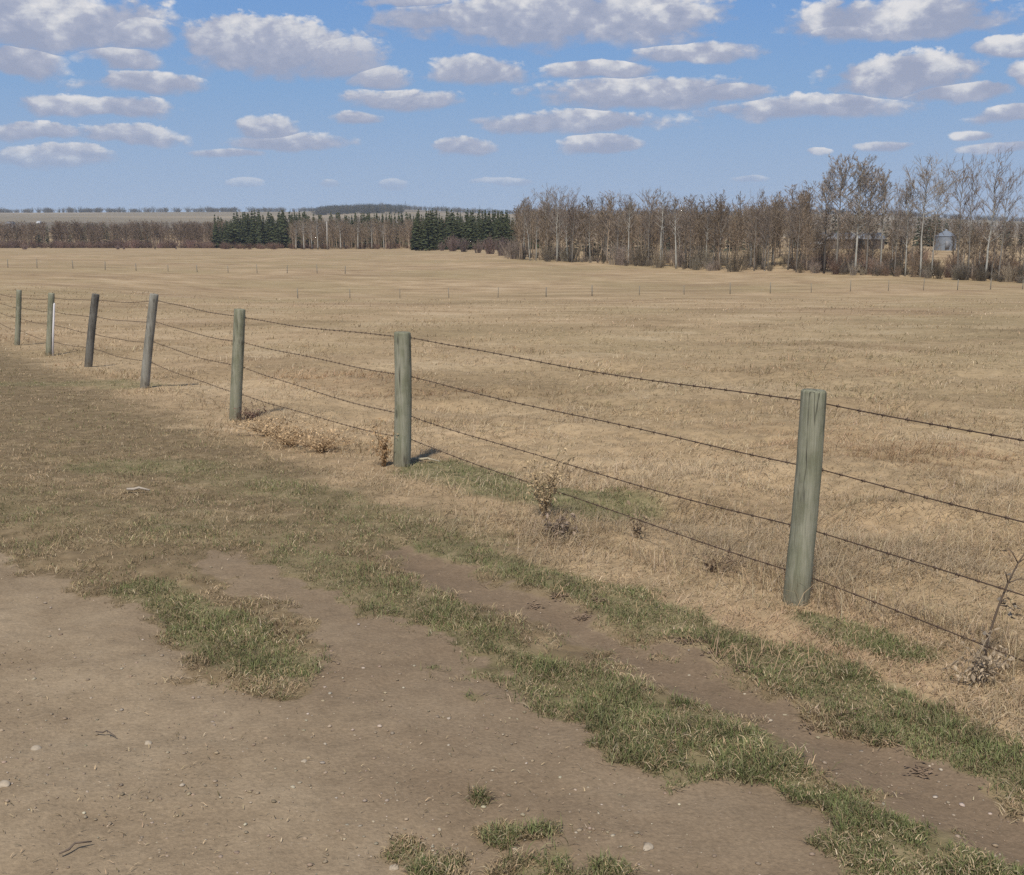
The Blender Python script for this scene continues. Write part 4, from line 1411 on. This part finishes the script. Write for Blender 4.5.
# ------------------------------------------------------------------ sun and sky
SUN_EL, SUN_AZ = math.radians(54), math.atan2(-.25, -.97)
sd = Vector((math.sin(SUN_AZ) * math.cos(SUN_EL), math.cos(SUN_AZ) * math.cos(SUN_EL), math.sin(SUN_EL)))
L = bpy.data.lights.new('sun', 'SUN'); L.energy = 3.3; L.angle = math.radians(5.0); L.color = (1, .95, .87)
lo = bpy.data.objects.new('sun', L); C.objects.link(lo); lo.rotation_euler = sd.to_track_quat('Z', 'Y').to_euler(); lo.location = (-30, -40, 60)

world = bpy.data.worlds.new('World'); SC.world = world; world.use_nodes = True
nt = world.node_tree; nt.nodes.clear()
wo = nt.nodes.new('ShaderNodeOutputWorld')
sky = N(nt, 'TexSky', sky_type='NISHITA'); sky.sun_disc = False
sky.sun_elevation = SUN_EL; sky.sun_rotation = SUN_AZ; sky.altitude = 600; sky.air_density = 1.0; sky.dust_density = .6; sky.ozone_density = 1.5
tc = N(nt, 'TexCoord'); Dv = tc.outputs['Generated']
sx = N(nt, 'SeparateXYZ'); nt.links.new(Dv, sx.inputs[0])
az = math_n(nt, 'ARCTAN2', sx.outputs[0], sx.outputs[1])
el = math_n(nt, 'ARCSINE', sx.outputs[2])
aec = N(nt, 'CombineXYZ'); nt.links.new(az, aec.inputs[0]); nt.links.new(el, aec.inputs[1]); nt.links.new(el, aec.inputs[2])
# stretch the noise more and more towards the horizon, like a flat cloud layer seen at a slant
nv = N(nt, 'CombineXYZ'); nt.links.new(az, nv.inputs[0]); nt.links.new(math_n(nt, 'MULTIPLY', el, 1.7), nv.inputs[1])
n_e0 = noise(nt, nv.outputs[0], 22, 7, .60)
wv_ = N(nt, 'VectorMath', operation='MULTIPLY_ADD'); nt.links.new(n_e0, wv_.inputs[0]); wv_.inputs[1].default_value = (.03, .03, .03); nt.links.new(nv.outputs[0], wv_.inputs[2])
vb = N(nt, 'TexVoronoi', feature='SMOOTH_F1'); vb.inputs['Scale'].default_value = 60; vb.inputs['Smoothness'].default_value = .35; vb.inputs['Detail'].default_value = 1.5
nt.links.new(wv_.outputs[0], vb.inputs['Vector'])
n_edge = math_n(nt, 'ADD', n_e0, math_n(nt, 'MULTIPLY_ADD', vb.outputs['Distance'], -.16, .064))
up_ = N(nt, 'VectorMath', operation='ADD'); up_.inputs[1].default_value = (-.006, .012, 0); nt.links.new(nv.outputs[0], up_.inputs[0])
n_up = noise(nt, up_.outputs[0], 21, 5, .56)
n_big = noise(nt, nv.outputs[0], 11, 3, .5)
wn = math_n(nt, 'MULTIPLY_ADD', n_big, .05, -.025)
av = N(nt, 'VectorMath', operation='ADD'); nt.links.new(aec.outputs[0], av.inputs[0])
wc = N(nt, 'CombineXYZ'); nt.links.new(wn, wc.inputs[0]); nt.links.new(math_n(nt, 'MULTIPLY', wn, .4), wc.inputs[1]); nt.links.new(math_n(nt, 'MULTIPLY', wn, .4), wc.inputs[2])
nt.links.new(wc.outputs[0], av.inputs[1])

CL = [  # columns: centre x, base-ish centre y, half width, rise, drop
    (45, 30, 110, 38, 20), (135, 40, 38, 24, 14), (18, 66, 40, 22, 12), (145, 84, 55, 12, 9), (120, 60, 42, 14, 10),
    (275, 58, 98, 38, 20), (330, 62, 60, 28, 16), (385, 78, 34, 14, 10), (95, 110, 66, 13, 9), (28, 134, 44, 10, 7), (130, 137, 62, 11, 8),
    (55, 158, 60, 11, 8), (270, 128, 32, 14, 10), (290, 143, 60, 12, 8), (232, 153, 34, 6, 5), (400, 102, 66, 14, 9), (356, 119, 28, 8, 6),
    (466, 149, 34, 11, 7), (480, 75, 56, 18, 11), (560, 24, 165, 34, 24), (470, 20, 90, 24, 14), (660, 20, 60, 20, 16), (690, 55, 58, 13, 8), (600, 70, 60, 8, 10),
    (640, 97, 108, 21, 12), (720, 95, 50, 10, 8), (580, 126, 104, 15, 9), (598, 149, 45, 12, 7), (820, 110, 98, 14, 10), (850, 104, 40, 10, 8),
    (900, 26, 108, 26, 14), (860, 30, 60, 10, 10), (905, 82, 64, 27, 14), (955, 95, 48, 10, 8), (1010, 48, 34, 12, 9), (1022, 80, 18, 18, 10), (1012, 115, 28, 8, 6),
    (885, 146, 26, 5, 4), (990, 151, 40, 6, 5), (972, 136, 16, 6, 4), (240, 185, 16, 5, 4), (330, 184, 13, 5, 4), (398, 184, 14, 5, 4), (505, 182, 36, 4, 4), (812, 154, 16, 4, 3), (752, 179, 18, 4, 3),
    (420, 2, 46, 8, 6), (-120, 60, 90, 30, 16), (-90, 120, 70, 14, 9), (1150, 60, 80, 26, 14), (1130, 130, 60, 10, 7), (200, -70, 160, 40, 22), (700, -90, 180, 46, 24), (-150, -60, 150, 40, 22), (1100, -70, 150, 40, 22)]
best = None; shade = None
for cx, cy, hw, rt, rb in CL:
    rx, ry, rz = ray(cx, cy)
    nrm = math.sqrt(rx * rx + ry * ry + rz * rz)
    a0 = math.atan2(rx, ry); e0 = math.asin(rz / nrm)
    ra, rtt, rbb = hw / F * 1.10, rt / F * 1.10, rb / F * 1.08
    ma = N(nt, 'VectorMath', operation='MULTIPLY_ADD')
    nt.links.new(av.outputs[0], ma.inputs[0])
    ma.inputs[1].default_value = (1 / ra, 1 / rtt, -1 / rbb)
    ma.inputs[2].default_value = (-a0 / ra, -e0 / rtt, e0 / rbb)
    mx = N(nt, 'VectorMath', operation='MAXIMUM'); nt.links.new(ma.outputs[0], mx.inputs[0]); mx.inputs[1].default_value = (-100, 0, 0)
    dt = N(nt, 'VectorMath', operation='DOT_PRODUCT'); nt.links.new(mx.outputs[0], dt.inputs[0]); nt.links.new(mx.outputs[0], dt.inputs[1])
    d = dt.outputs['Value']
    h = math_n(nt, 'MULTIPLY_ADD', el, 1 / (rtt + rbb), -(e0 - rbb) / (rtt + rbb))     # 0 at the base .. 1 at the top
    if best is None:
        best, shade = d, h
    else:
        c = math_n(nt, 'LESS_THAN', d, best)
        df = math_n(nt, 'SUBTRACT', h, shade)
        shade = math_n(nt, 'MULTIPLY_ADD', c, df, shade)
        best = math_n(nt, 'MINIMUM', best, d)
best = math_n(nt, 'SQRT', best)
dens = math_n(nt, 'SUBTRACT', 1.0, best)                                             # 1 centre .. 0 rim
dens = math_n(nt, 'ADD', dens, math_n(nt, 'MULTIPLY_ADD', n_edge, 1.55, -.70))
dens = math_n(nt, 'MAXIMUM', math_n(nt, 'MINIMUM', dens, 1.0), -1.0)
wd_e = math_n(nt, 'MULTIPLY_ADD', math_n(nt, 'MAXIMUM', math_n(nt, 'MINIMUM', shade, 1.0), 0.0), -.42, .56)
alpha = ramp(nt, math_n(nt, 'DIVIDE', dens, wd_e), [(.0, 0.), (.2, .22), (.7, .86), (1., 1.)])
guard = ramp(nt, math_n(nt, 'MULTIPLY', best, .5), [(.58, 1.), (.72, 0.)])
alpha = math_n(nt, 'MULTIPLY', math_n(nt, 'MULTIPLY', alpha, guard), ramp(nt, math_n(nt, 'MULTIPLY', el, 1 / math.radians(12)), [(.10, .0), (.26, .42), (.36, .86), (.6, .97)]))
bil = math_n(nt, 'SUBTRACT', n_e0, n_up)
bil = math_n(nt, 'ADD', bil, math_n(nt, 'MULTIPLY_ADD', vb.outputs['Distance'], -.10, .04))
lit = math_n(nt, 'ADD', shade, math_n(nt, 'MULTIPLY_ADD', bil, 2.6, 0.0))
lit = math_n(nt, 'ADD', lit, math_n(nt, 'MULTIPLY_ADD', n_big, .9, -.45))
ccol = ramp(nt, lit, [(.08, (3.2, 3.6, 4.85)), (.45, (4.0, 4.3, 5.4)), (.72, (5.8, 5.95, 6.5)), (1.0, (7.5, 7.4, 7.5))])
# colour ramps clamp at display, so scale
CLOUD_GAIN = N(nt, 'Value'); CLOUD_GAIN.outputs[0].default_value = 1.0
low = ramp(nt, math_n(nt, 'MULTIPLY', el, 1 / math.radians(26)), [(.0, (3.6, 4.55, 6.1)), (.14, (3.0, 4.2, 6.1)), (.28, (2.2, 3.75, 6.2)), (.5, (1.4, 3.05, 6.3)), (1.0, (1.0, 2.5, 5.8))])
skyb = mix(nt, ramp(nt, el, [(math.radians(14), 0.), (math.radians(32), 1.)]), low, sky.outputs[0])
skyc = mix(nt, alpha, skyb, ccol)
bg = N(nt, 'Background'); nt.links.new(skyc, bg.inputs[0]); bg.inputs[1].default_value = .084
nt.links.new(bg.outputs[0], wo.inputs[0])
world.cycles.sampling_method = 'MANUAL'; world.cycles.sample_map_resolution = 512

# ------------------------------------------------------------------ camera and view
cd = bpy.data.cameras.new('camera'); cam = bpy.data.objects.new('camera', cd); C.objects.link(cam)
cd.sensor_fit = 'HORIZONTAL'; cd.sensor_width = 36; cd.lens = 36 * F / W
cd.clip_start = .05; cd.clip_end = 30000
cam.location = (0, 0, CAMZ); cam.rotation_euler = (PI / 2 - PITCH, 0, 0)
SC.camera = cam
SC.view_settings.view_transform = 'Standard'; SC.view_settings.look = 'None'
SC.view_settings.exposure = .28; SC.view_settings.gamma = 1
SC.render.engine = 'CYCLES'
cy = SC.cycles
cy.max_bounces = 4; cy.diffuse_bounces = 2; cy.glossy_bounces = 2; cy.transmission_bounces = 2; cy.volume_bounces = 1; cy.transparent_max_bounces = 4
cy.use_denoising = False
cy.denoiser = 'OPENIMAGEDENOISE'
cy.denoising_input_passes = 'RGB_ALBEDO_NORMAL'
